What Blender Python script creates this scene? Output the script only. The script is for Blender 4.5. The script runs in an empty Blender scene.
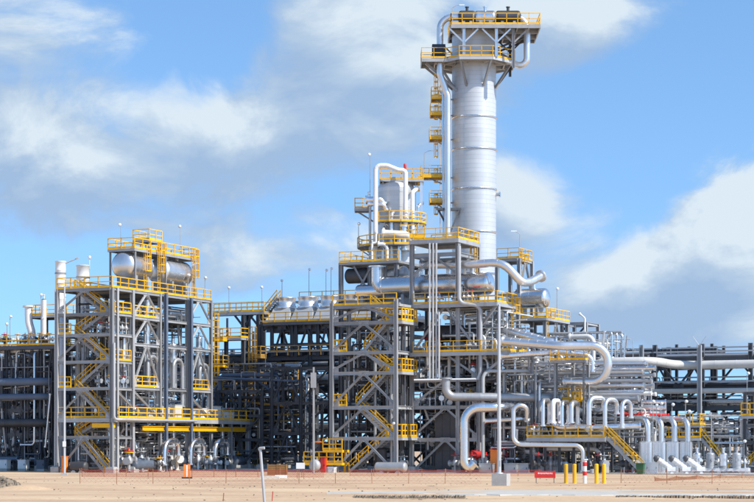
import bpy, math, random
from mathutils import Vector, Matrix
random.seed(7)
R = math.radians
SC = bpy.context.scene
COL = SC.collection

# ------------------------------------------------------------------ camera
F, HZ, CH = 1900.0, 443.0, 3.0          # focal length in photo pixels, horizon row, eye height
cam = bpy.data.cameras.new('camera'); cam_o = bpy.data.objects.new('camera', cam); COL.objects.link(cam_o)
cam.sensor_width = 36; cam.lens = F/754*36; cam.shift_y = (HZ-251)/754
cam.clip_start = 1; cam.clip_end = 20000
cam_o.location = (0, 0, CH); cam_o.rotation_euler = (R(90), 0, 0)
SC.camera = cam_o
SC.view_settings.view_transform = 'Standard'; SC.view_settings.look = 'None'
SC.view_settings.exposure = 0.35; SC.view_settings.gamma = 1.0

# ------------------------------------------------------------------ sun and sky
SUN_AZ, SUN_EL = R(-31), R(42)          # measured from +X (right), negative = towards the camera
sd = Vector((math.cos(SUN_AZ)*math.cos(SUN_EL), math.sin(SUN_AZ)*math.cos(SUN_EL), math.sin(SUN_EL)))
sun = bpy.data.lights.new('sun', 'SUN'); sun.energy = 4.3; sun.angle = R(0.5); sun.color = (1, .955, .88)
sun_o = bpy.data.objects.new('sun', sun); COL.objects.link(sun_o)
sun_o.rotation_euler = sd.to_track_quat('Z', 'Y').to_euler(); sun_o.location = (60, -40, 120)

def nodes(nt):
    N, L = nt.nodes, nt.links
    def n(t, **k):
        o = N.new(t)
        for a, v in k.items():
            if a.startswith('i_'):
                key = a[2:]; key = int(key) if key.isdigit() else key
                o.inputs[key].default_value = v
            else: setattr(o, a, v)
        return o
    return n, L.new

wd = bpy.data.worlds.new('World'); SC.world = wd; wd.use_nodes = True
nt = wd.node_tree; nt.nodes.clear(); n, lk = nodes(nt)
def build_sky():
    out = n('ShaderNodeOutputWorld'); bg = n('ShaderNodeBackground', i_Strength=0.15); lk(bg.outputs[0], out.inputs[0])
    tc = n('ShaderNodeTexCoord')
    sky = n('ShaderNodeTexSky'); sky.sky_type = 'NISHITA'; sky.sun_disc = False
    sky.sun_elevation = SUN_EL; sky.sun_rotation = math.atan2(sd.x, sd.y)
    sky.air_density = 1.0; sky.dust_density = 0.25; sky.ozone_density = 2.2
    # lift the lookup so that the clear air over the sea reads deep blue right down to the horizon
    lift = n('ShaderNodeVectorMath', operation='MULTIPLY_ADD'); lift.inputs[1].default_value = (1, 1, 1.0); lift.inputs[2].default_value = (0, 0, .16)
    lk(tc.outputs['Generated'], lift.inputs[0]); nm = n('ShaderNodeVectorMath', operation='NORMALIZE'); lk(lift.outputs[0], nm.inputs[0])
    lk(nm.outputs[0], sky.inputs[0])
    # cloud field as a node group: direction -> density
    g = bpy.data.node_groups.new('cloud_field', 'ShaderNodeTree')
    g.interface.new_socket('Dir', in_out='INPUT', socket_type='NodeSocketVector')
    g.interface.new_socket('Density', in_out='OUTPUT', socket_type='NodeSocketFloat')
    gn, gl = nodes(g)
    gi = gn('NodeGroupInput'); go = gn('NodeGroupOutput')
    def noise(scale, det, rough, sq=(1, 1, 1.7), dist=0.0):
        m = gn('ShaderNodeVectorMath', operation='MULTIPLY'); m.inputs[1].default_value = sq; gl(gi.outputs[0], m.inputs[0])
        x = gn('ShaderNodeTexNoise', i_Scale=scale, i_Detail=det, i_Roughness=rough, i_Distortion=dist); gl(m.outputs[0], x.inputs['Vector']); return x.outputs['Fac']
    def math2(op, a, b, clamp=False):
        m = gn('ShaderNodeMath', operation=op, use_clamp=clamp)
        for i, x in enumerate((a, b)):
            if isinstance(x, (int, float)): m.inputs[i].default_value = x
            else: gl(x, m.inputs[i])
        return m.outputs[0]
    big = noise(4.5, 2, .5); fine = noise(13, 10, .6, dist=.5)
    # base cover over the whole dome, then the cloud banks by azimuth / elevation of their middle
    f = math2('MULTIPLY_ADD', big, 1.3); f.node.inputs[2].default_value = -.72
    for px, py, rx, ry, s in CLOUDS:
        d = Vector(((px-377)/F, 1, (HZ-py)/F)).normalized()
        sub = gn('ShaderNodeVectorMath', operation='SUBTRACT'); gl(gi.outputs[0], sub.inputs[0]); sub.inputs[1].default_value = d
        mul = gn('ShaderNodeVectorMath', operation='MULTIPLY'); gl(sub.outputs[0], mul.inputs[0]); mul.inputs[1].default_value = (F/rx/1.45, F/rx/1.45, F/ry/1.4)
        ln = gn('ShaderNodeVectorMath', operation='LENGTH'); gl(mul.outputs[0], ln.inputs[0])
        mr = gn('ShaderNodeMapRange', interpolation_type='SMOOTHSTEP'); gl(ln.outputs['Value'], mr.inputs[0])
        mr.inputs[1].default_value = 0; mr.inputs[2].default_value = 1.0; mr.inputs[3].default_value = s; mr.inputs[4].default_value = 0
        f = math2('ADD', f, mr.outputs[0])
    fb = math2('MULTIPLY_ADD', fine, 2.1); fb.node.inputs[2].default_value = -1.03
    f = math2('ADD', f, fb); gl(f, go.inputs[0])
    ga = n('ShaderNodeGroup'); ga.node_tree = g; lk(tc.outputs['Generated'], ga.inputs[0])
    off = n('ShaderNodeVectorMath', operation='ADD'); off.inputs[1].default_value = (.012, 0, .02); lk(tc.outputs['Generated'], off.inputs[0])
    gb = n('ShaderNodeGroup'); gb.node_tree = g; lk(off.outputs[0], gb.inputs[0])
    cov = n('ShaderNodeMapRange', interpolation_type='SMOOTHSTEP'); lk(ga.outputs[0], cov.inputs[0])
    for i, v in enumerate((.0, .72, 0, .97)): cov.inputs[i+1].default_value = v
    df = n('ShaderNodeMath', operation='SUBTRACT'); lk(ga.outputs[0], df.inputs[0]); lk(gb.outputs[0], df.inputs[1])
    lit = n('ShaderNodeMapRange'); lk(df.outputs[0], lit.inputs[0])
    for i, v in enumerate((-.4, .75, 0, 1)): lit.inputs[i+1].default_value = v
    cc = n('ShaderNodeValToRGB'); lk(lit.outputs[0], cc.inputs[0])
    e = cc.color_ramp.elements
    e[0].position = .1; e[0].color = (1.9, 2.68, 3.85, 1); e[1].position = .85; e[1].color = (3.85, 4.4, 4.85, 1)
    m = e.new(.47); m.color = (2.5, 3.22, 4.12, 1)
    mx = n('ShaderNodeMix', data_type='RGBA'); lk(cov.outputs[0], mx.inputs[0]); tn = n('ShaderNodeVectorMath', operation='MULTIPLY'); tn.inputs[1].default_value = (.91, 1.11, 1.2); lk(sky.outputs[0], tn.inputs[0]); lk(tn.outputs[0], mx.inputs[6]); lk(cc.outputs[0], mx.inputs[7])
    lk(mx.outputs[2], bg.inputs[0])
#  middle (photo px), half-width, half-height, strength
CLOUDS = [(50, 140, 200, 85, .75), (5, 185, 110, 60, .4), (190, 150, 120, 65, .6), (20, 20, 150, 55, .6), (300, 150, 100, 60, .45),
          (350, 60, 85, 90, .85), (440, 60, 130, 90, .75), (575, 20, 80, 45, .9),
          (290, 255, 150, 55, .7), (315, 212, 30, 14, .3), (520, 200, 48, 50, .8), (640, 290, 120, 45, 1.3), (735, 225, 62, 55, 1.9), (690, 255, 60, 40, .9), (690, 335, 180, 40, .6),
          (205, 15, 62, 45, -.9), (630, 105, 110, 45, -.9), (120, 258, 90, 26, -.5), (710, 60, 110, 60, -.8)]
build_sky()

# ------------------------------------------------------------------ picture / plant coordinates
A0 = R(25)                               # the plant grid is turned 25 degrees to the view
def W(px, py, Y): return Vector(((px-377)/F*Y, Y, CH+(HZ-py)/F*Y))
def G(px, Y): return Vector(((px-377)/F*Y, Y, 0))
class Fr:
    """A local frame of the plant grid: u runs right and nearer, v runs back and right."""
    def __init__(s, px, Y, a=A0):
        s.a = a; s.o = G(px, Y); s.eu = Vector((math.cos(a), -math.sin(a), 0)); s.ev = Vector((math.sin(a), math.cos(a), 0))
    def w(s, u, v, z=0): return s.o + s.eu*u + s.ev*v + Vector((0, 0, z))
    def U(s, px, v=0):
        k = (px-377)/F; p = s.o + s.ev*v; return (k*p.y-p.x)/(s.eu.x-k*s.eu.y)
    def V(s, px, u=0):
        k = (px-377)/F; p = s.o + s.eu*u; return (k*p.y-p.x)/(s.ev.x-k*s.ev.y)
    def Z(s, py, u=0, v=0): return CH+(HZ-py)/F*s.w(u, v).y

# ------------------------------------------------------------------ materials
MATS = {}
def mat(name, col, rough=.55, metal=0.0, var=.12, scale=.6, stretch=1.0, bump=0.0, bscale=8.0, dirt=None, dirt_amt=.5, rnd=.1, emit=None):
    m = bpy.data.materials.new(name); m.use_nodes = True; t = m.node_tree; N = t.nodes; L = t.links.new
    b = N['Principled BSDF']; b.inputs['Roughness'].default_value = rough; b.inputs['Metallic'].default_value = metal
    nn, _ = nodes(t)
    geo = nn('ShaderNodeNewGeometry'); mp = nn('ShaderNodeMapping'); mp.inputs['Scale'].default_value = (1, 1, stretch); L(geo.outputs['Position'], mp.inputs[0])
    no = nn('ShaderNodeTexNoise', i_Scale=scale, i_Detail=6.0, i_Roughness=.65); L(mp.outputs[0], no.inputs['Vector'])
    oi = nn('ShaderNodeObjectInfo')
    ad = nn('ShaderNodeMath', operation='MULTIPLY_ADD'); L(oi.outputs['Random'], ad.inputs[0]); ad.inputs[1].default_value = rnd*2; ad.inputs[2].default_value = 1-rnd
    mr = nn('ShaderNodeMapRange'); L(no.outputs['Fac'], mr.inputs[0])
    for i, v in enumerate((.3, .7, 1-var, 1+var)): mr.inputs[i+1].default_value = v
    mu = nn('ShaderNodeMath', operation='MULTIPLY'); L(ad.outputs[0], mu.inputs[0]); L(mr.outputs[0], mu.inputs[1])
    sc = nn('ShaderNodeVectorMath', operation='SCALE'); sc.inputs[0].default_value = col; L(mu.outputs[0], sc.inputs['Scale'])
    cout = sc.outputs[0]
    if dirt:
        n2 = nn('ShaderNodeTexNoise', i_Scale=scale*2.3, i_Detail=8.0, i_Roughness=.7); L(mp.outputs[0], n2.inputs['Vector'])
        r2 = nn('ShaderNodeMapRange'); L(n2.outputs['Fac'], r2.inputs[0])
        for i, v in enumerate((.52, .75, 0, dirt_amt)): r2.inputs[i+1].default_value = v
        mx = nn('ShaderNodeMix', data_type='RGBA'); L(r2.outputs[0], mx.inputs[0]); L(cout, mx.inputs[6]); mx.inputs[7].default_value = (*dirt, 1); cout = mx.outputs[2]
    L(cout, b.inputs['Base Color'])
    if rough > .2:
        rr = nn('ShaderNodeMapRange'); L(no.outputs['Fac'], rr.inputs[0])
        for i, v in enumerate((.3, .7, rough-.08, rough+.08)): rr.inputs[i+1].default_value = v
        L(rr.outputs[0], b.inputs['Roughness'])
    if bump:
        n3 = nn('ShaderNodeTexNoise', i_Scale=bscale, i_Detail=5.0); L(geo.outputs['Position'], n3.inputs['Vector'])
        bp = nn('ShaderNodeBump', i_Strength=bump, i_Distance=.05); L(n3.outputs['Fac'], bp.inputs['Height']); L(bp.outputs[0], b.inputs['Normal'])
    MATS[name] = m; return m
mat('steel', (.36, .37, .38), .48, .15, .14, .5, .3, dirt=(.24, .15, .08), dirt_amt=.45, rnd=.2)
mat('steel_light', (.50, .505, .505), .45, .2, .1, .6, .3, dirt=(.25, .2, .15), dirt_amt=.2)  # pale steel; also carries painted sunlight on the lit side faces
mat('steel_dark', (.09, .096, .108), .5, .0, .25, .5, .3, dirt=(.12, .09, .07), dirt_amt=.3)  # dark steel; the shade of the plant interior is put into this colour
mat('steel_blue', (.12, .155, .215), .5, .0, .12, .5)
mat('grating', (.19, .20, .21), .7, .2, .15, 2)
mat('yellow', (.88, .47, .006), .5, 0, .1, .7, dirt=(.42, .25, .07), dirt_amt=.45, rnd=.14)
mat('yellow_shade', (.42, .24, .045), .6, 0, .2, .7, dirt=(.2, .12, .05), dirt_amt=.4)  # yellow paint darkened to brown, shade put into the colour
mat('alu', (.78, .78, .785), .26, .97, .05, .9, .5, bump=.06, bscale=3, dirt=(.6, .57, .52), dirt_amt=.1, rnd=.08)
mat('alu_bright', (.76, .765, .77), .34, .88, .05, .5, .4, bump=.1, bscale=2.5, dirt=(.66, .64, .6), dirt_amt=.3, rnd=.03)
def clad_mat(name, col, rough, metal):
    # sheet cladding: courses of panels wrapped round the axis of the object, each sheet a little different
    m = mat(name, col, rough, metal, .05, .35, .15, bump=.2, bscale=.9, dirt=(.5, .5, .5), dirt_amt=.3, rnd=.02); t = m.node_tree; nn, L = nodes(t); b = t.nodes['Principled BSDF']
    tc = nn('ShaderNodeTexCoord'); sp = nn('ShaderNodeSeparateXYZ'); L(tc.outputs['Object'], sp.inputs[0])
    at = nn('ShaderNodeMath', operation='ARCTAN2'); L(sp.outputs[1], at.inputs[0]); L(sp.outputs[0], at.inputs[1]); mu = nn('ShaderNodeMath', operation='MULTIPLY'); L(at.outputs[0], mu.inputs[0]); mu.inputs[1].default_value = 2.5
    cb = nn('ShaderNodeCombineXYZ'); L(mu.outputs[0], cb.inputs[0]); L(sp.outputs[2], cb.inputs[1])
    br = nn('ShaderNodeTexBrick', i_Scale=1.0); L(cb.outputs[0], br.inputs[0])
    for k, v in (('Color1', (.95, .95, .95, 1)), ('Color2', (1.04, 1.04, 1.04, 1)), ('Mortar', (.74, .75, .77, 1)), ('Mortar Size', .012), ('Brick Width', 5.2), ('Row Height', .5), ('Mortar Smooth', .3)): br.inputs[k].default_value = v
    old = b.inputs['Base Color'].links[0].from_socket; mx = nn('ShaderNodeVectorMath', operation='MULTIPLY'); L(old, mx.inputs[0]); L(br.outputs['Color'], mx.inputs[1]); L(mx.outputs[0], b.inputs['Base Color'])
    return m
clad_mat('tower_clad', (.60, .61, .615), .42, .35)
mat('white_paint', (.78, .78, .77), .5, 0, .06, .8, .3, dirt=(.5, .42, .33), dirt_amt=.25, rnd=.05)
mat('cream_pipe', (.66, .64, .60), .5, .1, .07, .6, 1, dirt=(.45, .38, .3), dirt_amt=.3)
mat('pipe_grey', (.42, .43, .44), .45, .45, .1, .8, 1, dirt=(.2, .16, .12), dirt_amt=.25)
mat('pipe_dark', (.07, .07, .075), .5, .2, .2, .8, 1, dirt=(.13, .09, .06), dirt_amt=.3)  # dark pipes; shade under the decks is put into this colour
mat('pump_blue', (.10, .125, .165), .5, .1, .15, 2)
mat('concrete', (.43, .42, .40), .9, 0, .14, 2.0, bump=.3, bscale=12, dirt=(.4, .3, .22), dirt_amt=.4)
mat('red', (.62, .03, .025), .5, 0, .1, 2)
mat('orange', (.85, .22, .03), .55, 0, .1, 2)
mat('barrier', (.45, .075, .05), .8, 0, .2, 1.5)
mat('brown_box', (.26, .13, .04), .7, 0, .2, 2)
mat('green', (.03, .12, .05), .6, 0, .1, 2)
mat('teal_dark', (.02, .045, .085), .6, 0, .1, 2)
mat('lamp_glass', (.85, .87, .88), .25, .2, .02, 2)
mat('black', (.02, .02, .022), .6, 0, .1, 2)
mat('pale_slab', (.56, .52, .45), .9, 0, .1, .8, bump=.3, bscale=10, dirt=(.5, .38, .26), dirt_amt=.6)
mat('rock', (.25, .20, .145), .9, 0, .3, 3, bump=.5)
mat('rust_line', (.32, .14, .07), .7, 0, .3, 3)

# ------------------------------------------------------------------ mesh helpers
class MB:
    def __init__(s): s.v = []; s.f = []; s.sm = []
    def add(s, vs, fs, smooth=False):
        o = len(s.v); s.v += [tuple(x) for x in vs]; s.f += [tuple(i+o for i in f) for f in fs]; s.sm += [smooth]*len(fs); return s
    def box(s, c, d, rz=0.0):
        x, y, z = (k/2 for k in d); cs, sn = math.cos(rz), math.sin(rz)
        vs = [(c[0]+a*x*cs-b*y*sn, c[1]+a*x*sn+b*y*cs, c[2]+e*z) for a in (-1, 1) for b in (-1, 1) for e in (-1, 1)]
        return s.add(vs, [(0, 1, 3, 2), (4, 6, 7, 5), (0, 4, 5, 1), (2, 3, 7, 6), (0, 2, 6, 4), (1, 5, 7, 3)])
    def bar(s, p, q, w, h=None):
        p, q = Vector(p), Vector(q); h = h or w; d = (q-p)
        if d.length < 1e-5: return s
        d.normalize(); up = Vector((0, 0, 1)) if abs(d.z) < .97 else Vector((0, 1, 0))
        x = d.cross(up).normalized()*w/2; y = x.cross(d).normalized()*h/2
        vs = [p-x-y, p+x-y, p+x+y, p-x+y, q-x-y, q+x-y, q+x+y, q-x+y]
        return s.add(vs, [(0, 3, 2, 1), (4, 5, 6, 7), (0, 1, 5, 4), (1, 2, 6, 5), (2, 3, 7, 6), (3, 0, 4, 7)])
    def sweep(s, pts, rads, k=12, caps=True):
        pts = [Vector(p) for p in pts]; T = []
        for i in range(len(pts)):
            a = pts[max(i-1, 0)]; b = pts[min(i+1, len(pts)-1)]; t = b-a
            T.append(t.normalized() if t.length > 1e-9 else Vector((0, 0, 1)))
        t0 = T[0]; x = t0.cross(Vector((0, 0, 1)))
        if x.length < .05: x = t0.cross(Vector((0, 1, 0)))
        x.normalize(); vs = []
        for p, t, r in zip(pts, T, rads):
            x = (x-t*x.dot(t)); x.normalize(); y = t.cross(x)
            for j in range(k):
                a = 2*math.pi*j/k; vs.append(p+(x*math.cos(a)+y*math.sin(a))*r)
        fs = [(i*k+j, i*k+(j+1) % k, (i+1)*k+(j+1) % k, (i+1)*k+j) for i in range(len(pts)-1) for j in range(k)]
        s.add(vs, fs, True)
        if caps:
            s.add(vs[:k], [tuple(range(k-1, -1, -1))]); s.add(vs[-k:], [tuple(range(k))])
        return s
    def tube(s, pts, r, k=10, bend=None, seam=0, ridge=.05, flange=False):
        pts = [Vector(p) for p in pts]; bend = bend or 3*r; path = [pts[0]]
        for i in range(1, len(pts)-1):
            a, b, c = pts[i-1], pts[i], pts[i+1]; d1 = (a-b); d2 = (c-b); ang = d1.angle(d2)
            if ang > R(176): path.append(b); continue
            cut = min(bend/math.tan(ang/2), d1.length*.48, d2.length*.48); rr = cut*math.tan(ang/2)
            d1.normalize(); d2.normalize(); bis = (d1+d2).normalized(); cen = b+bis*(rr/math.sin(ang/2))
            e1 = b+d1*cut-cen; e2 = b+d2*cut-cen; m = max(3, int((math.pi-ang)/R(13)))
            for j in range(m+1):
                path.append(cen+e1.normalized().slerp(e2.normalized(), j/m)*rr)
        path.append(pts[-1]); s.sweep(path, [r]*len(path), k)
        if seam:
            for i in range(len(path)-1):
                p, q = path[i], path[i+1]; L = (q-p).length; m = int(L/seam); dv = (q-p).normalized()*.035
                for j in range(1, m+1): c = p.lerp(q, j/(m+1)); s.sweep([c-dv, c+dv], [r*(1+ridge*.6)]*2, k)
                if 1 < i < len(path)-2 and L < seam and i % 2: tg = (path[i+1]-path[i-1]).normalized()*.03; s.sweep([p-tg, p+tg], [r*1.025]*2, k)
        if flange:
            for a, b in ((path[0], path[1]), (path[-1], path[-2])):
                d = (b-a).normalized()*.12; s.sweep([a-d*.3, a+d], [r*1.5]*2, k)
        return s
    def lathe(s, prof, k=24, M=None):
        vs = []; M = M or Matrix()
        for r, z in prof:
            for j in range(k):
                a = 2*math.pi*j/k; vs.append(M @ Vector((max(r, 1e-4)*math.cos(a), max(r, 1e-4)*math.sin(a), z)))
        fs = [(i*k+j, i*k+(j+1) % k, (i+1)*k+(j+1) % k, (i+1)*k+j) for i in range(len(prof)-1) for j in range(k)]
        s.add(vs, fs, True)
        s.add(vs[:k], [tuple(range(k-1, -1, -1))]); s.add(vs[-k:], [tuple(range(k))]); return s
    def mesh(s, name, m):
        me = bpy.data.meshes.new(name); me.from_pydata(s.v, [], s.f); me.materials.append(MATS[m])
        me.polygons.foreach_set('use_smooth', s.sm); me.update(); return me
    def build(s, name, m, parent=None, loc=None):
        o = bpy.data.objects.new(name, s.mesh(name, m)); COL.objects.link(o)
        if parent: o.parent = parent
        if loc: o.location = loc
        return o
def tag(o, label, cat, group=None):
    o['label'] = label; o['category'] = cat
    if group: o['group'] = group
    return o
def thing(name, label, cat, loc=(0, 0, 0), rz=0, group=None):
    o = bpy.data.objects.new(name, None); COL.objects.link(o); o.location = loc; o.rotation_euler = (0, 0, rz); o.empty_display_size = .3
    return tag(o, label, cat, group)
def copy_tree(o, parent=None):
    c = o.copy(); COL.objects.link(c); c.parent = parent
    for ch in o.children: copy_tree(ch, c)
    return c

UNIT = {}
def unit(kind, m):
    key = (kind, m)
    if key not in UNIT:
        b = MB()
        if kind == 'box': b.box((0, 0, .5), (1, 1, 1))
        else:                                   # H section, flanges at x = +-.5
            t, w = .12, .07
            pr = [(-.5, -.5), (-.5+t, -.5), (-.5+t, -w), (.5-t, -w), (.5-t, -.5), (.5, -.5), (.5, .5), (.5-t, .5), (.5-t, w), (-.5+t, w), (-.5+t, .5), (-.5, .5)]
            k = len(pr); vs = [(x, y, z) for z in (0, 1) for x, y in pr]
            cap = [(0, 1, 2, 9, 10, 11), (2, 3, 8, 9), (3, 4, 5, 6, 7, 8)]
            b.add(vs, [(i, (i+1) % k, k+(i+1) % k, k+i) for i in range(k)] + [tuple(reversed(c)) for c in cap] + [tuple(k+i for i in c) for c in cap])
        UNIT[key] = b.mesh(kind+'_'+m, m)
    return UNIT[key]
def member(name, p, q, w, h, m, parent, kind='H', flip=False):
    """a straight steel member from p to q; h is its vertical (or first) depth"""
    p, q = Vector(p), Vector(q); d = q-p; L = d.length; d.normalize()
    up = Vector((0, 0, 1)) if abs(d.z) < .97 else Vector((1, 0, 0))
    x = (up-d*up.dot(d)).normalized()          # H flanges lie along x: top and bottom of a beam
    if flip: x = d.cross(x)
    y = d.cross(x)
    o = bpy.data.objects.new(name, unit(kind, m)); COL.objects.link(o)
    M = Matrix((x*h, y*w, d*L)).transposed().to_4x4(); M.translation = p
    if parent: o.parent = parent
    o.matrix_local = M
    return o
def railing(parent, pts, m='yellow', h=1.1, name='railing', toe=True, gap=1.5, t=.085):
    """pts: [(u,v,z)...] along the deck edge"""
    b = MB(); pts = [Vector(p) for p in pts]
    for i in range(len(pts)-1):
        p, q = pts[i], pts[i+1]; L = (q-p).length; k = max(1, round(L/gap))
        for j in range(k+1):
            if j == 0 and i > 0: continue
            c = p.lerp(q, j/k); b.bar(c, c+Vector((0, 0, h)), t)
        for zz in (h, h*.52): b.bar(p+Vector((0, 0, zz)), q+Vector((0, 0, zz)), t)
        if toe: b.bar(p+Vector((0, 0, .12)), q+Vector((0, 0, .12)), .02, .2)
    return b.build(name, m, parent)
def deck(parent, u0, u1, v0, v1, z, th=.06, m='grating', edge='steel', ed=.26):
    b = MB(); b.box(((u0+u1)/2, (v0+v1)/2, z-th/2), (abs(u1-u0), abs(v1-v0), th)); d = b.build('deck_grating', m, parent)
    e = MB()
    for a, c in (((u0, v0), (u1, v0)), ((u0, v1), (u1, v1)), ((u0, v0), (u0, v1)), ((u1, v0), (u1, v1))):
        e.bar((a[0], a[1], z-ed/2-.01), (c[0], c[1], z-ed/2-.01), .09, ed)
    e.build('edge_channel', edge, d)
    return d
def stair(parent, lo, hi, w=.9, m='steel', y='yellow'):
    """flight rising from lo to hi (u,v,z), width towards +v (or +u when it runs along v)"""
    lo, hi = Vector(lo), Vector(hi); d = hi-lo; hd = Vector((d.x, d.y, 0)).normalized(); sd_ = Vector((-hd.y, hd.x, 0))
    if sd_.y < 0 or (abs(sd_.y) < .01 and sd_.x < 0): sd_ = -sd_
    b = MB()
    for k in (0, w): b.bar(lo+sd_*k, hi+sd_*k, .07, .28)
    s = b.build('stair_flight', m, parent)
    t = MB(); nst = max(3, round(d.z/.22))
    for i in range(1, nst):
        c = lo+d*(i/nst)+sd_*w/2; t.bar(c-sd_*w*.47, c+sd_*w*.47, .26, .045)
    t.build('treads', 'grating', s)
    for k in (0, w):
        r = MB(); m_ = max(2, round(d.length/1.3))
        for i in range(m_+1):
            c = lo+d*(i/m_)+sd_*k; r.bar(c, c+Vector((0, 0, 1.0)), .07)
        for zz in (1.0, .55): r.bar(lo+sd_*k+Vector((0, 0, zz)), hi+sd_*k+Vector((0, 0, zz)), .08)
        r.build('handrail', y, s)
    return s
def caged_ladder(parent, u, v, z0, z1, m='yellow', cage=True, dirn=(0, -1), r=.38):
    b = MB(); dx, dy = dirn; sx, sy = -dy, dx
    for k in (-.22, .22): b.bar((u+sx*k, v+sy*k, z0), (u+sx*k, v+sy*k, z1+1.0), .05)
    z = z0+.3
    while z < z1: b.bar((u-sx*.22, v-sy*.22, z), (u+sx*.22, v+sy*.22, z), .03); z += .33
    if cage:
        angs = [R(a) for a in (-95, -60, -20, 20, 60, 95)]
        pt = lambda a, z: (u+dx*(.3+r*math.cos(a))+sx*r*math.sin(a), v+dy*(.3+r*math.cos(a))+sy*r*math.sin(a), z)
        zz = min(z0+2.2, z1)
        zs = []
        while zz < z1+1.05: zs.append(zz); zz += .75
        for zz in zs:
            for a, c in zip(angs, angs[1:]): b.bar(pt(a, zz), pt(c, zz), .045, .1)
        if zs:
            for a in angs: b.bar(pt(a, zs[0]), pt(a, zs[-1]), .06, .045)
    return b.build('caged_ladder' if cage else 'ladder', m, parent)
def footing(parent, u, v, h=.55, w=.95):
    b = MB(); b.box((u, v, h/2), (w, w, h)); b.box((u, v, h+.03), (w*.75, w*.75, .06)); return b.build('footing', 'concrete', parent)
def grid(parent, us, vs, levels, top=None, cw=.31, bw=.22, bh=.30, m='steel', mb=None, foot=True, skip=(), base=0.0):
    mb = mb or m; top = top or levels[-1]
    for i, u in enumerate(us):
        for j, v in enumerate(vs):
            if (i, j) in skip: continue
            member('column', (u, v, base), (u, v, top), cw, cw, m, parent)
            if foot and base == 0: footing(parent, u, v)
    for z in levels:
        for v in vs:
            for a, b in zip(us, us[1:]): member('beam', (a+cw/2, v, z-bh/2), (b-cw/2, v, z-bh/2), bw, bh, mb, parent)
        for u in us:
            for a, b in zip(vs, vs[1:]): member('beam', (u, a+cw/2, z-bh/2), (u, b-cw/2, z-bh/2), bw, bh, mb, parent)
def braceA(parent, p, q, z0, z1, m='steel', w=.2, inv=False):
    """chevron between columns at p and q (u,v): from the middle of the upper beam to the feet"""
    p, q = Vector((*p, 0)), Vector((*q, 0)); c = (p+q)/2
    za, zb = (z1-.2, z0+.25) if not inv else (z0+.1, z1-.2)
    d = (q-p).normalized()*.25
    for e in (p+d, q-d):
        member('brace', (e.x, e.y, zb), (c.x, c.y, za), w, w, m, parent)
        member('gusset_plate', (e.x-d.x*(1 if e == p+d else -1), e.y-d.y*(1 if e == p+d else -1), zb), (e.x+d.x*(2 if e == p+d else -2), e.y+d.y*(2 if e == p+d else -2), zb), .05, .55, m, parent, kind='box')
    member('gusset_plate', (c.x-d.x*2.2, c.y-d.y*2.2, za-(-.02 if inv else .02)), (c.x+d.x*2.2, c.y+d.y*2.2, za), .06, .5, m, parent, kind='box')
def brace1(parent, p, q, m='steel', w=.18): member('brace', p, q, w, w, m, parent)

# -------------------------------------------------- plant items
def pipe(label, pts, r, m='pipe_grey', cat='pipe', group=None, name='process_pipe', seam=0, k=10, bend=None, flange=True, ridge=.05):
    o0 = Vector(pts[0]); b = MB().tube([Vector(p)-o0 for p in pts], r, k, bend, seam, ridge, flange)
    o = b.build(name, m); o.location = o0; return tag(o, label, cat, group)
def dish(r, L, d=.28, ins=0):
    pr = []
    for i in range(7): a = R(90*i/6); pr.append((r*math.sin(a), -d*r*2*math.cos(a)*.9))
    pr2 = [(x, L-z) for x, z in reversed(pr)]
    return pr, pr2
def drum(label, p, q, r, m='alu', name='drum', cat='vessel', group=None, bands=0, saddle=0, nozzles=(), k=32):
    """horizontal (or any) cylindrical vessel with dished ends between p and q"""
    p, q = Vector(p), Vector(q); d = q-p; L = d.length
    t = thing(name, label, cat, (p.x, p.y, p.z-r-saddle if abs(d.z) < .5*L else p.z), 0, group)
    rot = d.to_track_quat('Z', 'Y').to_matrix().to_4x4(); M = Matrix.Translation(p-t.location) @ rot
    a, b = dish(r, L)
    nb = bands or max(2, int(L/1.2)); sh = MB().lathe([(r, 0), (r, L)], k, M)
    for i in range(1, nb): z = L*i/nb; sh.lathe([(r*1.012, z-.05), (r*1.012, z+.05)], k, M)
    sh.build('shell', m, t)
    MB().lathe(a, k, M).build('end_cap', m, t); MB().lathe(b, k, M).build('end_cap', m, t)
    if saddle:
        for f in (.2, .8):
            c = M @ Vector((0, 0, L*f)); s = MB(); dd = Vector((d.x, d.y, 0)).normalized(); ang = math.atan2(dd.y, dd.x)
            s.box((c.x, c.y, c.z-r-saddle/2+.1*r), (.3, r*1.7, saddle+.3*r), ang); s.box((c.x, c.y, c.z-r-saddle+.06), (.5, r*1.9, .12), ang); s.build('saddle', 'steel', t)
    for f, rr, hh in nozzles:
        c = M @ Vector((0, 0, L*f)); s = MB(); s.sweep([c+Vector((0, 0, r*.9)), c+Vector((0, 0, r+hh))], [rr, rr], 12)
        s.sweep([c+Vector((0, 0, r+hh)), c+Vector((0, 0, r+hh+.1))], [rr*1.45]*2, 12); s.build('nozzle', m, t)
    return t
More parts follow.
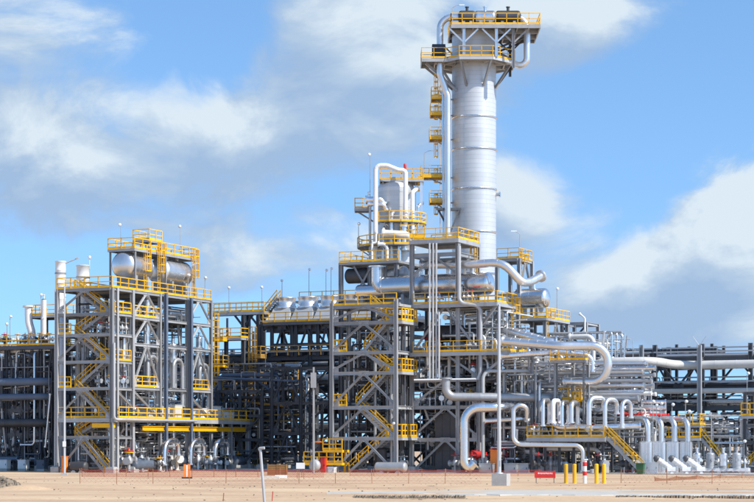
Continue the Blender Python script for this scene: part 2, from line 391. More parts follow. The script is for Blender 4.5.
def vertical_vessel(label, base, r, h, m='alu', name='vertical_vessel', cat='vessel', group=None, skirt=.8, nozz=True, k=20, head=None):
    t = thing(name, label, cat, base, random.uniform(-.3, .3), group)
    a = MB(); a.lathe([(r*.96, 0), (r*.96, skirt)], k); a.build('skirt', 'steel', t)
    nb = max(2, int(h/1.1)); sh = MB().lathe([(r, skirt), (r, h)], k)
    for i in range(1, nb): z = skirt+(h-skirt)*i/nb; sh.lathe([(r*1.03, z-.04), (r*1.03, z+.04)], k)
    sh.build('shell', m, t)
    hd = MB(); hd.lathe([(r*math.cos(R(x)), h+.45*r*math.sin(R(x))) for x in range(0, 91, 15)], k); hd.build('head', head or m, t)
    if nozz:
        s = MB(); s.sweep([(0, 0, h+.3*r), (0, 0, h+.45*r+.35)], [r*.3]*2, 10); s.sweep([(0, 0, h+.45*r+.35), (0, 0, h+.45*r+.45)], [r*.45]*2, 10); s.build('nozzle', m, t)
        s = MB(); s.sweep([(0, -r*.9, h*.6), (0, -r-.3, h*.6)], [r*.28]*2, 10); s.sweep([(0, -r-.3, h*.6), (0, -r-.4, h*.6)], [r*.42]*2, 10); s.build('nozzle', m, t)
    return t
PROTO = {}
def floodlight(label, base, h, group=None, arm=0.0, ang=None, m='pipe_grey'):
    key = ('fl', round(h, 1), arm)
    t = thing('floodlight', label, 'lamp', base, ang if ang is not None else random.uniform(-.6, .6), group)
    if key not in PROTO:
        b = MB(); b.sweep([(0, 0, 0), (0, 0, h)], [.045, .035], 6); b.box((0, 0, .03), (.22, .22, .06))
        if arm: b.sweep([(0, 0, h), (arm*.5, 0, h+.25), (arm, 0, h+.3)], [.03]*3, 6)
        c = MB(); x0 = arm
        zc = h+.3 if arm else h+.05
        if arm: c.box((x0+.25, 0, zc), (.6, .22, .12))
        else:
            c.lathe([(.04, -.02), (.15, .04), (.18, .12), (.165, .22), (.08, .28)], 12, Matrix.Translation((0, -.12, zc)) @ Matrix.Rotation(R(35), 4, 'X'))
        PROTO[key] = (b.mesh('lamp_pole', m), c.mesh('lamp_head', 'lamp_glass'))
    for nm, me in zip(('lamp_pole', 'lamp_head'), PROTO[key]):
        o = bpy.data.objects.new(nm, me); COL.objects.link(o); o.parent = t
    return t
def pump(label, base, rz, group, m='pump_blue', s=1.0):
    if ('pump', m) not in PROTO:
        parts = []
        b = MB(); b.box((0, 0, .18), (2.2, .95, .36)); parts.append(('base_plate', b.mesh('base_plate', 'concrete')))
        mo = MB(); mo.lathe([(.16, 0), (.36, .06), (.36, 1.0), (.28, 1.08), (.28, 1.2)], 16, Matrix.Translation((.1, 0, .82)) @ Matrix.Rotation(R(90), 4, 'Y'))
        for i in range(7): mo.lathe([(.40, 0), (.40, .03)], 16, Matrix.Translation((.2+i*.12, 0, .82)) @ Matrix.Rotation(R(90), 4, 'Y'))
        mo.box((.6, 0, .46), (.7, .5, .25)); mo.box((.6, -.42, .9), (.3, .2, .3)); parts.append(('motor', mo.mesh('motor', m)))
        ca = MB(); ca.lathe([(.2, -.3), (.48, -.2), (.48, .12), (.2, .25)], 18, Matrix.Translation((-.55, 0, .82)) @ Matrix.Rotation(R(90), 4, 'Y')); ca.box((-.5, 0, .5), (.35, .6, .35))
        parts.append(('casing', ca.mesh('casing', m)))
        nz = MB(); nz.sweep([(-.6, 0, 1.2), (-.6, 0, 1.65)], [.16]*2, 12); nz.sweep([(-.6, 0, 1.65), (-.6, 0, 1.75)], [.26]*2, 12); nz.sweep([(-.8, 0, .82), (-1.2, 0, .82)], [.18]*2, 12); nz.sweep([(-1.2, 0, .82), (-1.3, 0, .82)], [.28]*2, 12)
        parts.append(('nozzle', nz.mesh('nozzle', 'pipe_grey'))); PROTO[('pump', m)] = parts
    t = thing('pump', label, 'pump', base, rz, group); t.scale = (s, s, s)
    for nm, me in PROTO[('pump', m)]:
        o = bpy.data.objects.new(nm, me); COL.objects.link(o); o.parent = t
    return t
def valve(label, base, group, m='pipe_grey', wheel='red', s=1.0, rz=0.0):
    key = ('valve', m, wheel)
    if key not in PROTO:
        b = MB(); b.sweep([(0, 0, 0), (0, 0, .55)], [.1]*2, 8); b.box((0, 0, .02), (.3, .3, .04)); b.sweep([(-.45, 0, .65), (-.32, 0, .65), (-.31, 0, .65), (.31, 0, .65), (.32, 0, .65), (.45, 0, .65)], [.24, .24, .15, .15, .24, .24], 10)
        b.lathe([(.2, .5), (.24, .65), (.16, .85), (.1, .9), (.1, 1.1)], 10)
        w = MB(); w.lathe([(.28, 1.15), (.32, 1.18), (.28, 1.21), (.06, 1.2)], 12); w.sweep([(0, 0, 1.05), (0, 0, 1.4)], [.035]*2, 6)
        PROTO[key] = (b.mesh('valve_body', m), w.mesh('hand_wheel', wheel))
    label = '%s wheeled %s %s' % (wheel.replace('pipe_', ''), ADJ[m], label.replace('hand wheel ', ''))
    t = thing('valve', label, 'valve', base, rz, group); t.scale = (s, s, s)
    for nm, me in zip(('valve_body', 'hand_wheel'), PROTO[key]):
        o = bpy.data.objects.new(nm, me); COL.objects.link(o); o.parent = t
    return t
def cabinet(label, base, dims, m='pipe_grey', rz=0.0, group=None, name='equipment_cabinet', cat='cabinet', legs=True):
    t = thing(name, label, cat, base, rz, group); w, d, h = dims; z0 = .25 if legs else 0
    b = MB(); b.box((0, 0, z0+h/2), (w, d, h)); b.box((0, 0, z0+h+.03), (w+.1, d+.1, .06)); b.build('housing', m, t)
    if legs:
        l = MB(); l.box((0, 0, z0/2), (w*.92, d*.92, z0)); l.build('plinth', 'concrete', t)
    k = max(1, round(w/.9))
    for i in range(k):
        x = -w/2+w*(i+.5)/k; p = MB(); p.box((x, -d/2-.015, z0+h/2), (w/k-.12, .03, h-.16)); o = p.build('door', m, t)
        hh = MB(); hh.box((x+w/k*.36, -d/2-.05, z0+h*.5), (.04, .05, .18)); hh.build('handle', 'black', o)
    return t
ADJ = {'pipe_grey': 'grey', 'pipe_dark': 'dark', 'alu': 'silver', 'alu_bright': 'bright silver', 'cream_pipe': 'cream', 'steel_blue': 'blue grey', 'yellow_shade': 'yellow_shade', 'white_paint': 'white', 'pump_blue': 'dark blue'}
def clutter(fr, box, nn, label, group, rs=(.05, .16), mats=('pipe_grey', 'pipe_dark', 'alu', 'pipe_grey', 'cream_pipe'), single=16):
    """small orthogonal pipes filling the volume of a module: the larger ones one by one, the mass of small ones joined"""
    u0, u1, v0, v1, z0, z1 = box; rest = {}
    for i in range(int(nn*2.1)+single):
        one = i < single; r = (random.choice([(rs[0]+rs[1])/2, rs[1]]) if one else random.choice([rs[0]*.7, rs[0], rs[0]*1.3, rs[1]*.6])); v = random.uniform(v0, v0+(v1-v0)*(.35 if one else 1)); u = random.uniform(u0, u1); z = random.uniform(z0, z1)
        pts = [(u, v, z)]; ax = random.choice('uvz'); up = False
        for kk in range(random.randint(2, 4)):
            ax = random.choice([a for a in 'uuvzz' if a != ax])
            if ax == 'u': u = random.uniform(u0, u1)
            elif ax == 'v': v = random.uniform(v0, v1)
            else: z = random.uniform(z0, z1)
            if (Vector((u, v, z))-Vector(pts[-1])).length > 6*r+.3: pts.append((u, v, z)); up = up or ax == 'z'
        if len(pts) < 2: continue
        m = random.choice(mats); P_ = [fr.w(*p) for p in pts]
        if one: pipe(('thick ' if r >= rs[1] else 'slim ')+ADJ[m]+' '+('bent ' if len(pts) > 2 else 'straight ')+label.replace('small ', ''), P_, r, m, group=group, k=8, name='process_pipe')
        else: rest.setdefault(m, MB()).tube([p-fr.o for p in P_], r, 6, None, 0, 0, len(pts) < 3)
    for m, b in rest.items():
        o = b.build('small_bore_piping', m); o.location = fr.o; o['kind'] = 'stuff'; tag(o, 'mass of thin '+ADJ[m]+' '+label.replace('small ', '').replace('pipe', 'piping', 1), 'piping')

# ================================================================== GROUND
def ground():
    m = bpy.data.materials.new('sand'); m.use_nodes = True; t = m.node_tree; nn, L = nodes(t); b = t.nodes['Principled BSDF']; b.inputs['Roughness'].default_value = .95
    geo = nn('ShaderNodeNewGeometry'); mp = nn('ShaderNodeMapping'); mp.inputs['Scale'].default_value = (.5, 1, 1); L(geo.outputs['Position'], mp.inputs[0])
    n1 = nn('ShaderNodeTexNoise', i_Scale=.13, i_Detail=6.0, i_Roughness=.65); L(mp.outputs[0], n1.inputs['Vector'])
    n2 = nn('ShaderNodeTexNoise', i_Scale=2.5, i_Detail=8.0, i_Roughness=.75); L(geo.outputs['Position'], n2.inputs['Vector'])
    cr = nn('ShaderNodeValToRGB'); L(n1.outputs['Fac'], cr.inputs[0]); e = cr.color_ramp.elements
    e[0].position = .36; e[0].color = (.50, .315, .185, 1); e[1].position = .64; e[1].color = (.69, .495, .30, 1)
    r2 = nn('ShaderNodeMapRange'); L(n2.outputs['Fac'], r2.inputs[0])
    for i, v in enumerate((.3, .75, .82, 1.1)): r2.inputs[i+1].default_value = v
    sc = nn('ShaderNodeVectorMath', operation='SCALE'); L(cr.outputs[0], sc.inputs[0]); L(r2.outputs[0], sc.inputs['Scale']); L(sc.outputs[0], b.inputs['Base Color'])
    bp = nn('ShaderNodeBump', i_Strength=.5, i_Distance=.06); L(n2.outputs['Fac'], bp.inputs['Height']); L(bp.outputs[0], b.inputs['Normal'])
    MATS['sand'] = m
    # fine grid near, one wide apron to the horizon
    q = MB(); nx, ny = 120, 360; x0, x1, y0, y1 = -48, 48, 92, 150
    rnd = random.Random(3); ph = [(rnd.uniform(.05, .5), rnd.uniform(.05, .5), rnd.uniform(0, 6)) for _ in range(9)]
    RUTS = [(lambda x: 127+1.6*math.sin(x*.07+1), 1), (lambda x: 133.5+.05*x+1.2*math.sin(x*.11), 1), (lambda x: 101.5+.9*math.sin(x*.09+2)+.03*x, 1)]
    def hgt(x, y):
        edge = min(1, (x-x0)/6, (x1-x)/6, (y-y0)/6, (y1-y)/12)
        rut = 0
        for yc, sg in RUTS:
            c = yc(x)
            for o in (-.95, .95):
                d = abs(y-c-o*sg); rut += -.075*max(0, 1-d/.24)+.045*max(0, 1-abs(d-.36)/.18)
        return max(0, edge)*(rut*(.6+.4*math.sin(x*1.7+y))+.0)+max(0, edge)*.022*sum(math.sin(a*x+c)*math.cos(b_*y+c) for a, b_, c in ph)
    vs = [(x0+(x1-x0)*i/nx, y0+(y1-y0)*j/ny, 0) for j in range(ny+1) for i in range(nx+1)]
    vs = [(x, y, hgt(x, y)) for x, y, z in vs]
    q.add(vs, [(j*(nx+1)+i, j*(nx+1)+i+1, (j+1)*(nx+1)+i+1, (j+1)*(nx+1)+i) for j in range(ny) for i in range(nx)], True)
    B = 9000; c = [(x0, y0), (x1, y0), (x1, y1), (x0, y1)]; o = [(-B, -B), (B, -B), (B, B), (-B, B)]
    q.add([(*p, 0) for p in c+o], [(4, 5, 1, 0), (5, 6, 2, 1), (6, 7, 3, 2), (7, 4, 0, 3)])
    g = q.build('ground', 'sand'); g['kind'] = 'structure'
    # pale haul road across the foreground, slightly raised, ragged verges
    p = MB(); N = 70; rr = random.Random(5); a = []; bb = []
    for i in range(N+1):
        x = -3+50*i/N; w = min(1, i/14)
        yc = 113.5-x*.06; a.append((x, yc+5.2*w+rr.uniform(-.5, .5)*w, .06)); bb.append((x, yc-4.6*w+rr.uniform(-.4, .4)*w, .06))
    k = len(a); p.add(a+bb+[(x, y+.25, -.06) for x, y, z in a]+[(x, y-.25, -.06) for x, y, z in bb],
        [(i, k+i, k+i+1, i+1) for i in range(N)]+[(2*k+i, i, i+1, 2*k+i+1) for i in range(N)]+[(k+i, 3*k+i, 3*k+i+1, k+i+1) for i in range(N)])
    r = p.build('road', 'pale_slab'); r['kind'] = 'structure'
    pad = MB(); pad.box((0, 0, .03), (150, 60, .12)); 
    po = pad.build('plant_pavement', 'concrete'); po.location = (0, 212, 0); po.rotation_euler = (0, 0, -A0); po['kind'] = 'structure'
    po.location = (0+math.sin(A0)*8, 224, 0)
ground()

# ================================================================== LEFT PROCESS STRUCTURE
L = Fr(112, 190)
def left_structure():
    uL = L.U(57); vA, vB, vC, vD = (L.V(x) for x in (132.5, 160, 187, 211))
    lv = [L.Z(y) for y in (436, 418, 387, 360, 333, 312, 287)]
    t = thing('process_structure', 'grey steel stair and process structure carrying two silver drums on its top deck', 'structure', L.o, -A0)
    grid(t, [uL, 0], [0, vA], lv, cw=.36)
    member('column', (.05, .85, 0), (.05, .85, lv[-1]), .3, .3, 'steel_light', t)
    lb = [lv[1], L.Z(387, 0, vA+2), L.Z(344, 0, vA+3), L.Z(317, 0, vA+2), lv[-1]]
    grid(t, [uL, 0], [vB, vC, vD], lb, cw=.3, m='steel')
    for z in lb:
        for u in (uL, 0): member('beam', (u, vA+.2, z-.17), (u, vB-.2, z-.17), .22, .3, 'steel', t)
    for px in (166, 191):
        v = L.V(px, .5); member('column', (.5, v, 0), (.5, v, L.Z(293 if px == 166 else 298, .5, v)), .34, .34, 'steel_blue', t)  # shaded columns: the shade is put in as a darker blue steel
    # chevrons
    for i, (a, b) in enumerate(zip([0]+lv, lv)):
        if i % 2 == 0: braceA(t, (uL, 0), (0, 0), a, b, w=.17)
    for v0, v1 in ((vA, vB), (vC, vD)):
        for a, b in ((lb[1], lb[2]), (lb[2], lb[3]), (lb[3], lb[4])): braceA(t, (0, v0), (0, v1), a, b, 'steel_light', w=.18)  # side braces in paler steel, sunlight put into the colour
        brace1(t, (0, v0, lb[1]-.4), (0, v1, lb[0]), 'steel_light')
    brace1(t, (0, .4, lb[1]-.3), (0, vA+2, lb[0]), 'steel_light'); 
    # decks
    deck(t, uL, 0, 0, vD, lv[-1]); vE = L.V(250)
    deck(t, uL, .5, 0, vE, lv[1], edge='steel_light', ed=.4)
    for z in lv[2:6:2]: deck(t, -2.4, 0, .2, vA, z)
    for z in lv[1:7:2]: deck(t, uL+.1, uL+2.0, .2, vA, z)
    deck(t, -1.6, 0, vA, vB, lb[1]); deck(t, -1.6, 0, vC, vD, lb[1]); deck(t, uL, 0, vA, vD, lb[3])
    # railings
    z = lv[-1]; railing(t, [(uL, vD, z), (uL, 0, z), (0, 0, z), (0, vD, z)])
    z = lv[1]; railing(t, [(uL, .1, z), (0, .1, z)]); railing(t, [(.5, .5, z), (.5, vE, z), (-2, vE, z)], gap=1.8)
    for z in (lv[5], lv[3]): railing(t, [(0, .5, z), (0, vA-.3, z)]); railing(t, [(-1.4, .1, z), (0, .1, z)])
    for z in (lv[2], lv[4]): railing(t, [(uL, .1, z), (uL+1.6, .1, z)]); railing(t, [(uL, .1, z), (uL, vA, z)])
    for v0, v1 in ((vA, vB), (vC, vD)): railing(t, [(0, v0+.4, lb[1]), (0, v1-.6, lb[1])])
    railing(t, [(0, vA, lb[3]), (0, vB, lb[3])])
    # zig-zag stair
    ul, ur = uL+1.5, -1.5; zs = [0]+lv; side = [ur, ul]
    seq = [(0, ur), (1, ul), (2, ur), (3, ul), (4, ur), (5, ul), (6, ur), (7, ul)]
    seq = [(0, ur), (1, ul), (2, ur), (3, ul), (4, ur), (5, ul), (6, ur), (7, ul)]
    for (i, a), (j, b) in zip(seq, seq[1:]): stair(t, (a, 1.0+.15*(i % 2), zs[i]), (b, 1.0+.15*(i % 2), zs[j]))
    caged_ladder(t, -.6, L.V(150), lv[-1], lv[-1]+3.9, dirn=(1, 0)); 
    # monorail beams under the low deck
    v0, v1 = L.V(140), L.V(243); member('runway_beam', (.3, v0, lv[1]-1.0), (.3, v1, lv[1]-1.0), .3, .5, 'yellow', t)
    member('runway_beam', (uL+4.2, .15, lv[1]-.75), (.2, .15, lv[1]-.75), .25, .45, 'yellow', t, kind='box')
    for v in (v0+1, (v0+v1)/2, v1-1): member('hanger', (.3, v, lv[1]-.8), (.3, v, lv[1]-.3), .1, .1, 'steel', t)
    for u in (uL+4.3, -.6): member('hanger', (u, .15, lv[1]-.55), (u, .15, lv[1]-.2), .1, .1, 'steel', t)
    for v in (vD+4, vE-.6): 
        for u in (uL, .2): member('column', (u, v, 0), (u, v, lv[1]-.3), .34, .34, 'steel', t); footing(t, u, v)
    # ---- drum on the top deck with its own platform
    zt = lv[-1]; v0 = L.V(127, -1.6)-.5; zc = L.Z(265, -1.6, v0); r = 13.4*L.w(-1.6, v0).y/F
    drum('rounded silver drum with its dished end at the lit corner of the top deck', L.w(-1.7, v0, zc), L.w(-1.7, v0+3.6, zc), r, 'alu_bright', saddle=zc-r-zt, nozzles=((.5, .25, .5),), k=40)
    drum('second rounded silver drum behind the ladders on the same top deck', L.w(-1.5, v0+6.6, zc-.1), L.w(-1.5, v0+11.2, zc-.1), r, 'alu_bright', saddle=zc-r-zt-.1, nozzles=((.3, .25, .5), (.8, .2, .4)), k=40)
    p = thing('access_platform', 'yellow railed platform above the two silver drums', 'platform', L.w(0, 0, zt), -A0)
    zp = L.Z(249, -1.7, v0)-zt; vp0, vp1 = v0-.3, v0+12.2
    deck(p, -3.4, -.2, vp0, vp1, zp); railing(p, [(-3.4, vp1, zp), (-3.4, vp0, zp), (-.2, vp0, zp), (-.2, vp1, zp), (-3.4, vp1, zp)])
    deck(p, -2.9, -.9, vp0+4, vp0+6.5, zp+1.3); railing(p, [(-2.9, vp0+6.5, zp+1.3), (-2.9, vp0+4, zp+1.3), (-.9, vp0+4, zp+1.3), (-.9, vp0+6.5, zp+1.3)])
    for v in (vp0+.3, (vp0+vp1)/2, vp1-.3):
        for u in (-3.3, -.3): member('post', (u, v, 0), (u, v, zp-.26), .16, .16, 'steel', p)
    for v in (vp0+4.1, vp0+6.4):
        for u in (-2.8, -1): member('post', (u, v, zp), (u, v, zp+1.1), .12, .12, 'steel', p)
    for v in (vp0+4.5, vp1-1.0): caged_ladder(p, -.05, v, 0, zp, dirn=(1, 0))
    # ---- exhaust stacks inside the stair bay
    for px, py, w, v, lab, c in ((60.5, 262, 10.5, 5.2, 'tall white vent stack with a side arm beside the stair structure', 1), (83, 266, 13, 7.0, 'wider white vent stack with lamp beside the taller vent stack', 0)):
        u = L.U(px, v); y = L.w(u, v).y; rr = w/2*y/F; zt_ = L.Z(py, u, v); s = thing('vent_stack', lab, 'stack', L.w(u, v, .08))
        zz = L.Z(305 if c else 300, u, v)-1
        b = MB(); pr = [(rr, zz-8), (rr, zz)]
        z = zz
        while z < zt_-.9: pr += [(rr, z), (rr*1.02, z+.02), (rr*1.02, z+.1), (rr, z+.12)]; z += 1.5
        pr += [(rr, zt_-.15), (rr*1.06, zt_-.12), (rr*1.06, zt_)]; b.lathe(pr, 24); b.build('shell', 'white_paint', s)
        b = MB(); b.lathe([(rr*1.3, 0), (rr*1.1, zz-8)], 16); b.build('skirt', 'steel', s)
        b = MB(); b.lathe([(rr*1.09, zt_-1.35), (rr*1.09, zt_-1.2)], 24); b.build('stiffening_ring', 'steel', s)
        b = MB()
        if c: b.sweep([(rr*.5, 0, zt_-.3), (rr+1.2, 0, zt_+.3)], [.07, .06], 8); b.box((rr+1.2, 0, zt_+.35), (.3, .2, .18)); b.build('side_arm', 'steel_light', s)
        else: b.sweep([(rr, 0, zt_-.4), (rr, 0, zt_+.6)], [.05, .05], 8); b.lathe([(.05, zt_+.6), (.16, zt_+.7), (.16, zt_+.95), (.05, zt_+1.0)], 10, Matrix.Translation((rr, 0, 0))); b.build('lamp', 'lamp_glass', s)
    # ---- vertical exchangers seen through the lit side
    for i, (px, w, y0, y1) in enumerate(((123, 8, 338, 372), (147, 7, 300, 384), (173, 8, 345, 388), (199, 6.5, 338, 386))):
        u = -.95; v = L.V(px, u); y = L.w(u, v).y; z0 = L.Z(y1, u, v); z1 = L.Z(y0, u, v); r = w/2*y/F
        vertical_vessel(['short silver exchanger column standing at the stair landing', 'tall silver exchanger column behind the first lit chevron braces', 'silver exchanger column between the columns coloured dark for shade', 'silver exchanger column behind the far chevron braces'][i], L.w(u, v, z0), r, z1-z0, 'alu_bright', 'exchanger_column', 'exchanger', skirt=.5)
    for px, y0, y1 in ((156, 357, 386), (181, 360, 388), (207, 365, 392)):
        v = L.V(px, -.35); z1, z0 = L.Z(y0, -.35, v), L.Z(y1, -.35, v)
        pipe('grey arched pipe looping over between the exchanger columns', [L.w(-.35, v-1.6, z0), L.w(-.35, v-1.6, z1), L.w(-.35, v+.3, z1), L.w(-.35, v+.3, z0-2)], .2, 'pipe_grey', group='arched pipes of the stair structure', bend=.9)
    # horizontal exchanger below the top deck
    for v, lab in ((vA+.8, 'short silver cylinder lying under the top deck beside the lit corner'), (vC+.6, 'short silver cylinder lying under the top deck at the far end')):
        drum(lab, L.w(-2.8, v, lb[3]+1.0), L.w(-2.8, v+4.5, lb[3]+1.0), .62, 'alu_bright', 'heat_exchanger', 'exchanger', saddle=.38)
    pipe('light grey downpipe turning along the edge of the low walkway', [L.w(.42, -.25, 13), L.w(.42, -.25, lv[1]-.15), L.w(.78, .6, lv[1]-.15), L.w(.78, L.V(190), lv[1]-.15)], .13, 'steel_light', seam=0, flange=False)
    # pumps and their looped pipes at grade
    for i, px in enumerate((140, 165, 190, 218, 240)):
        v = L.V(px, .2); pump('dark blue motor pump on a plinth below the low walkway', L.w(-.2, v, .09), -A0+R(90), 'pumps below the low walkway', s=1.15)
    for i, px in enumerate((171, 197, 221)):
        v = L.V(px, .7); z = L.Z(441, .7, v)
        pipe('looped silver pump pipe arching down in front of a dark pump', [L.w(.7, v-1.3, .7), L.w(.7, v-1.3, z), L.w(.7, v+1.5, z), L.w(.7, v+1.5, 1.7)], .3, 'alu', group='looped pump pipes', bend=1.1, seam=.5, k=14)
        pipe('straight white riser beside a looped pump pipe', [L.w(-.6, v+2.6, .3), L.w(-.6, v+2.6, lv[1]-.3)], .26, 'alu_bright', group='risers below the low walkway', seam=.8)
    drum('dark horizontal vessel lying at grade beside the stair foot', L.w(.2, L.V(132), .75), L.w(.2, L.V(160), .75), .5, 'pump_blue', saddle=.2)
    for i in range(26):
        v = random.uniform(1.5, L.V(248)); m_ = random.choice(['pipe_grey', 'alu_bright', 'cream_pipe', 'white_paint', 'pipe_dark']); valve('hand wheel valve at grade below the low walkway', L.w(random.uniform(-1.5, .9), v, .09), 'valves at grade below the low walkway', m_, random.choice(['red', 'pipe_grey', 'pipe_grey', 'yellow']), random.uniform(1.1, 1.9), random.uniform(0, 3))
    # white wrapped equipment on the low walkway
    for i in range(7):
        v = L.V(150+i*13, -.5); cm = random.choice(['white_paint', 'cream_pipe', 'pipe_grey']); cabinet('%s equipment box standing on the low walkway' % ADJ[cm], L.w(-.7, v, lv[1]), (1.1, 1.5, .9+.3*(i % 3)), cm, -A0, 'boxes on the low walkway', legs=False)
    for i in range(16):
        v = random.uniform(.5, vE-1); valve('small hand wheel valve on the low walkway', L.w(random.uniform(-2.4, -.2), v, lv[1]), 'valves on the low walkway', random.choice(['pipe_grey', 'alu_bright', 'pipe_dark']), random.choice(['red', 'yellow', 'pipe_grey']), 1.1, random.uniform(0, 3))
    for zz, gname in ((lv[2], 'third'), (lv[4], 'fifth')):
        for i in range(8): valve('hand wheel valve on an intermediate stair structure deck', L.w(random.uniform(-2.2, -.4), random.uniform(.6, vA), zz), 'valves on intermediate decks', random.choice(['pipe_grey', 'alu_bright']), random.choice(['red', 'yellow', 'pipe_grey']), 1.0, random.uniform(0, 3))
    clutter(L, (uL+.5, -.6, vA+.3, vD, 6, 17.8), 60, 'small process pipe threaded between the floors of the stair structure', 'small pipes inside the stair structure', (.06, .2))
    clutter(L, (uL+.5, -.2, 2.4, vE, .3, 5), 75, 'small ground level pipe below the low walkway', 'small pipes below the low walkway', (.05, .17), ('pipe_grey', 'alu', 'alu_bright', 'pipe_dark', 'cream_pipe'), 22)
    clutter(L, (uL+.4, -.4, 2.5, vA, .4, 17.5), 45, 'small pipe behind the zig-zag stair of the left structure', 'small pipes behind the left stair', (.05, .15))
    for px, py, v, h in ((127, 219, 9, 2.6), (157, 227, 14, 3.0)):
        u = L.U(px, v); floodlight('pole floodlight on the platform above the two silver drums', L.w(-3.3 if px < 140 else -.3, v0+2 if px < 140 else v0+9, zt+zp), h, 'floodlights above the drums')
    for px in (188, 193, 205): v = L.V(px); floodlight('white floodlight on the top deck railing of the drum structure', L.w(0, v, zt), 2.2 if px != 193 else 3.4, 'floodlights on the drum deck rail')
    # orange-red cabinet and grey box at the stair foot
    cabinet('narrow orange cabinet at the foot of the left stair', L.w(uL+1.2, -.4, .0), (.45, .5, 1.6), 'orange', -A0, legs=False)
    drum('small grey tank lying beside the orange cabinet', L.w(uL+2.0, -.1, .62), L.w(uL+3.5, -.1, .62), .5, 'pipe_dark', saddle=.1)
left_structure()

# ================================================================== MAIN PIPE RACK (runs behind everything, in front on the right)
P = Fr(700, 199)
TIER = ['lowest', 'second', 'third', 'fourth', 'top']
def rack(label, ua, ub, lv, top, m, dep=5.2, pipes=True, plabel='', step=6.0, extra=None):
    t = thing('pipe_rack', label, 'pipe rack', P.w(ua, 0), -A0)
    k = max(1, round((ub-ua)/step)); us = [(ub-ua)*i/k for i in range(k+1)]
    grid(t, us, [0, dep], lv, top, cw=.42, bw=.3, bh=.42, m=m)
    for z in lv:
        for a, b in zip(us, us[1:]): member('cross_beam', ((a+b)/2, .2, z-.16), ((a+b)/2, dep-.2, z-.16), .2, .3, m, t)
    for i, (a, b) in enumerate(zip(us, us[1:])):
        for z0, z1 in zip([0]+lv, lv):
            if (i+int(z0)) % 2 == 0: braceA(t, (a, 0), (b, 0), z0, z1, m, w=.2, inv=(i % 4 < 2))
            if i % 2: braceA(t, (a, dep), (b, dep), z0, z1, m, w=.2)
    for z in lv:
        for v, dz in ((-.32, .55), (dep*.5, 1.1)):
            b = MB(); L_ = ub-ua
            for y in (-.22, .22): b.box((L_/2, v+y, z+dz), (L_, .04, .14))
            for q in range(int(L_/.9)): b.box((.4+q*.9, v, z+dz-.04), (.06, .42, .03))
            b.build('cable_tray', 'steel_light', t)
            for u in us: member('tray_bracket', (u, v+.21, z-.1), (u, v+.21, z+dz-.06), .08, .08, m, t)
    if pipes:
        for li, z in enumerate(lv):
            v = .5
            while v < dep-.4:
                r = random.choice([.1, .15, .22, .3, .38]); v += r
                if v+r > dep-.3: break
                mm = random.choice(['pipe_dark', 'pipe_grey', 'pipe_dark', 'alu', 'cream_pipe', 'steel_blue'])
                e0, e1 = ua-random.uniform(0, 1), ub+random.uniform(0, 1)
                pts = [P.w(e0, v, z+r), P.w(e1, v, z+r)]
                pipe(('thick ' if r > .25 else 'slim ')+ADJ[mm]+' '+plabel.replace('long pipe of', '%s tier pipe of' % TIER[min(li, 4)], 1), pts, r, mm, group=plabel, name='rack_pipe', seam=2.0, k=10, flange=False); v += r+random.uniform(.12, .5)
    return t
zr = [P.Z(y) for y in (426, 406, 387, 357)]
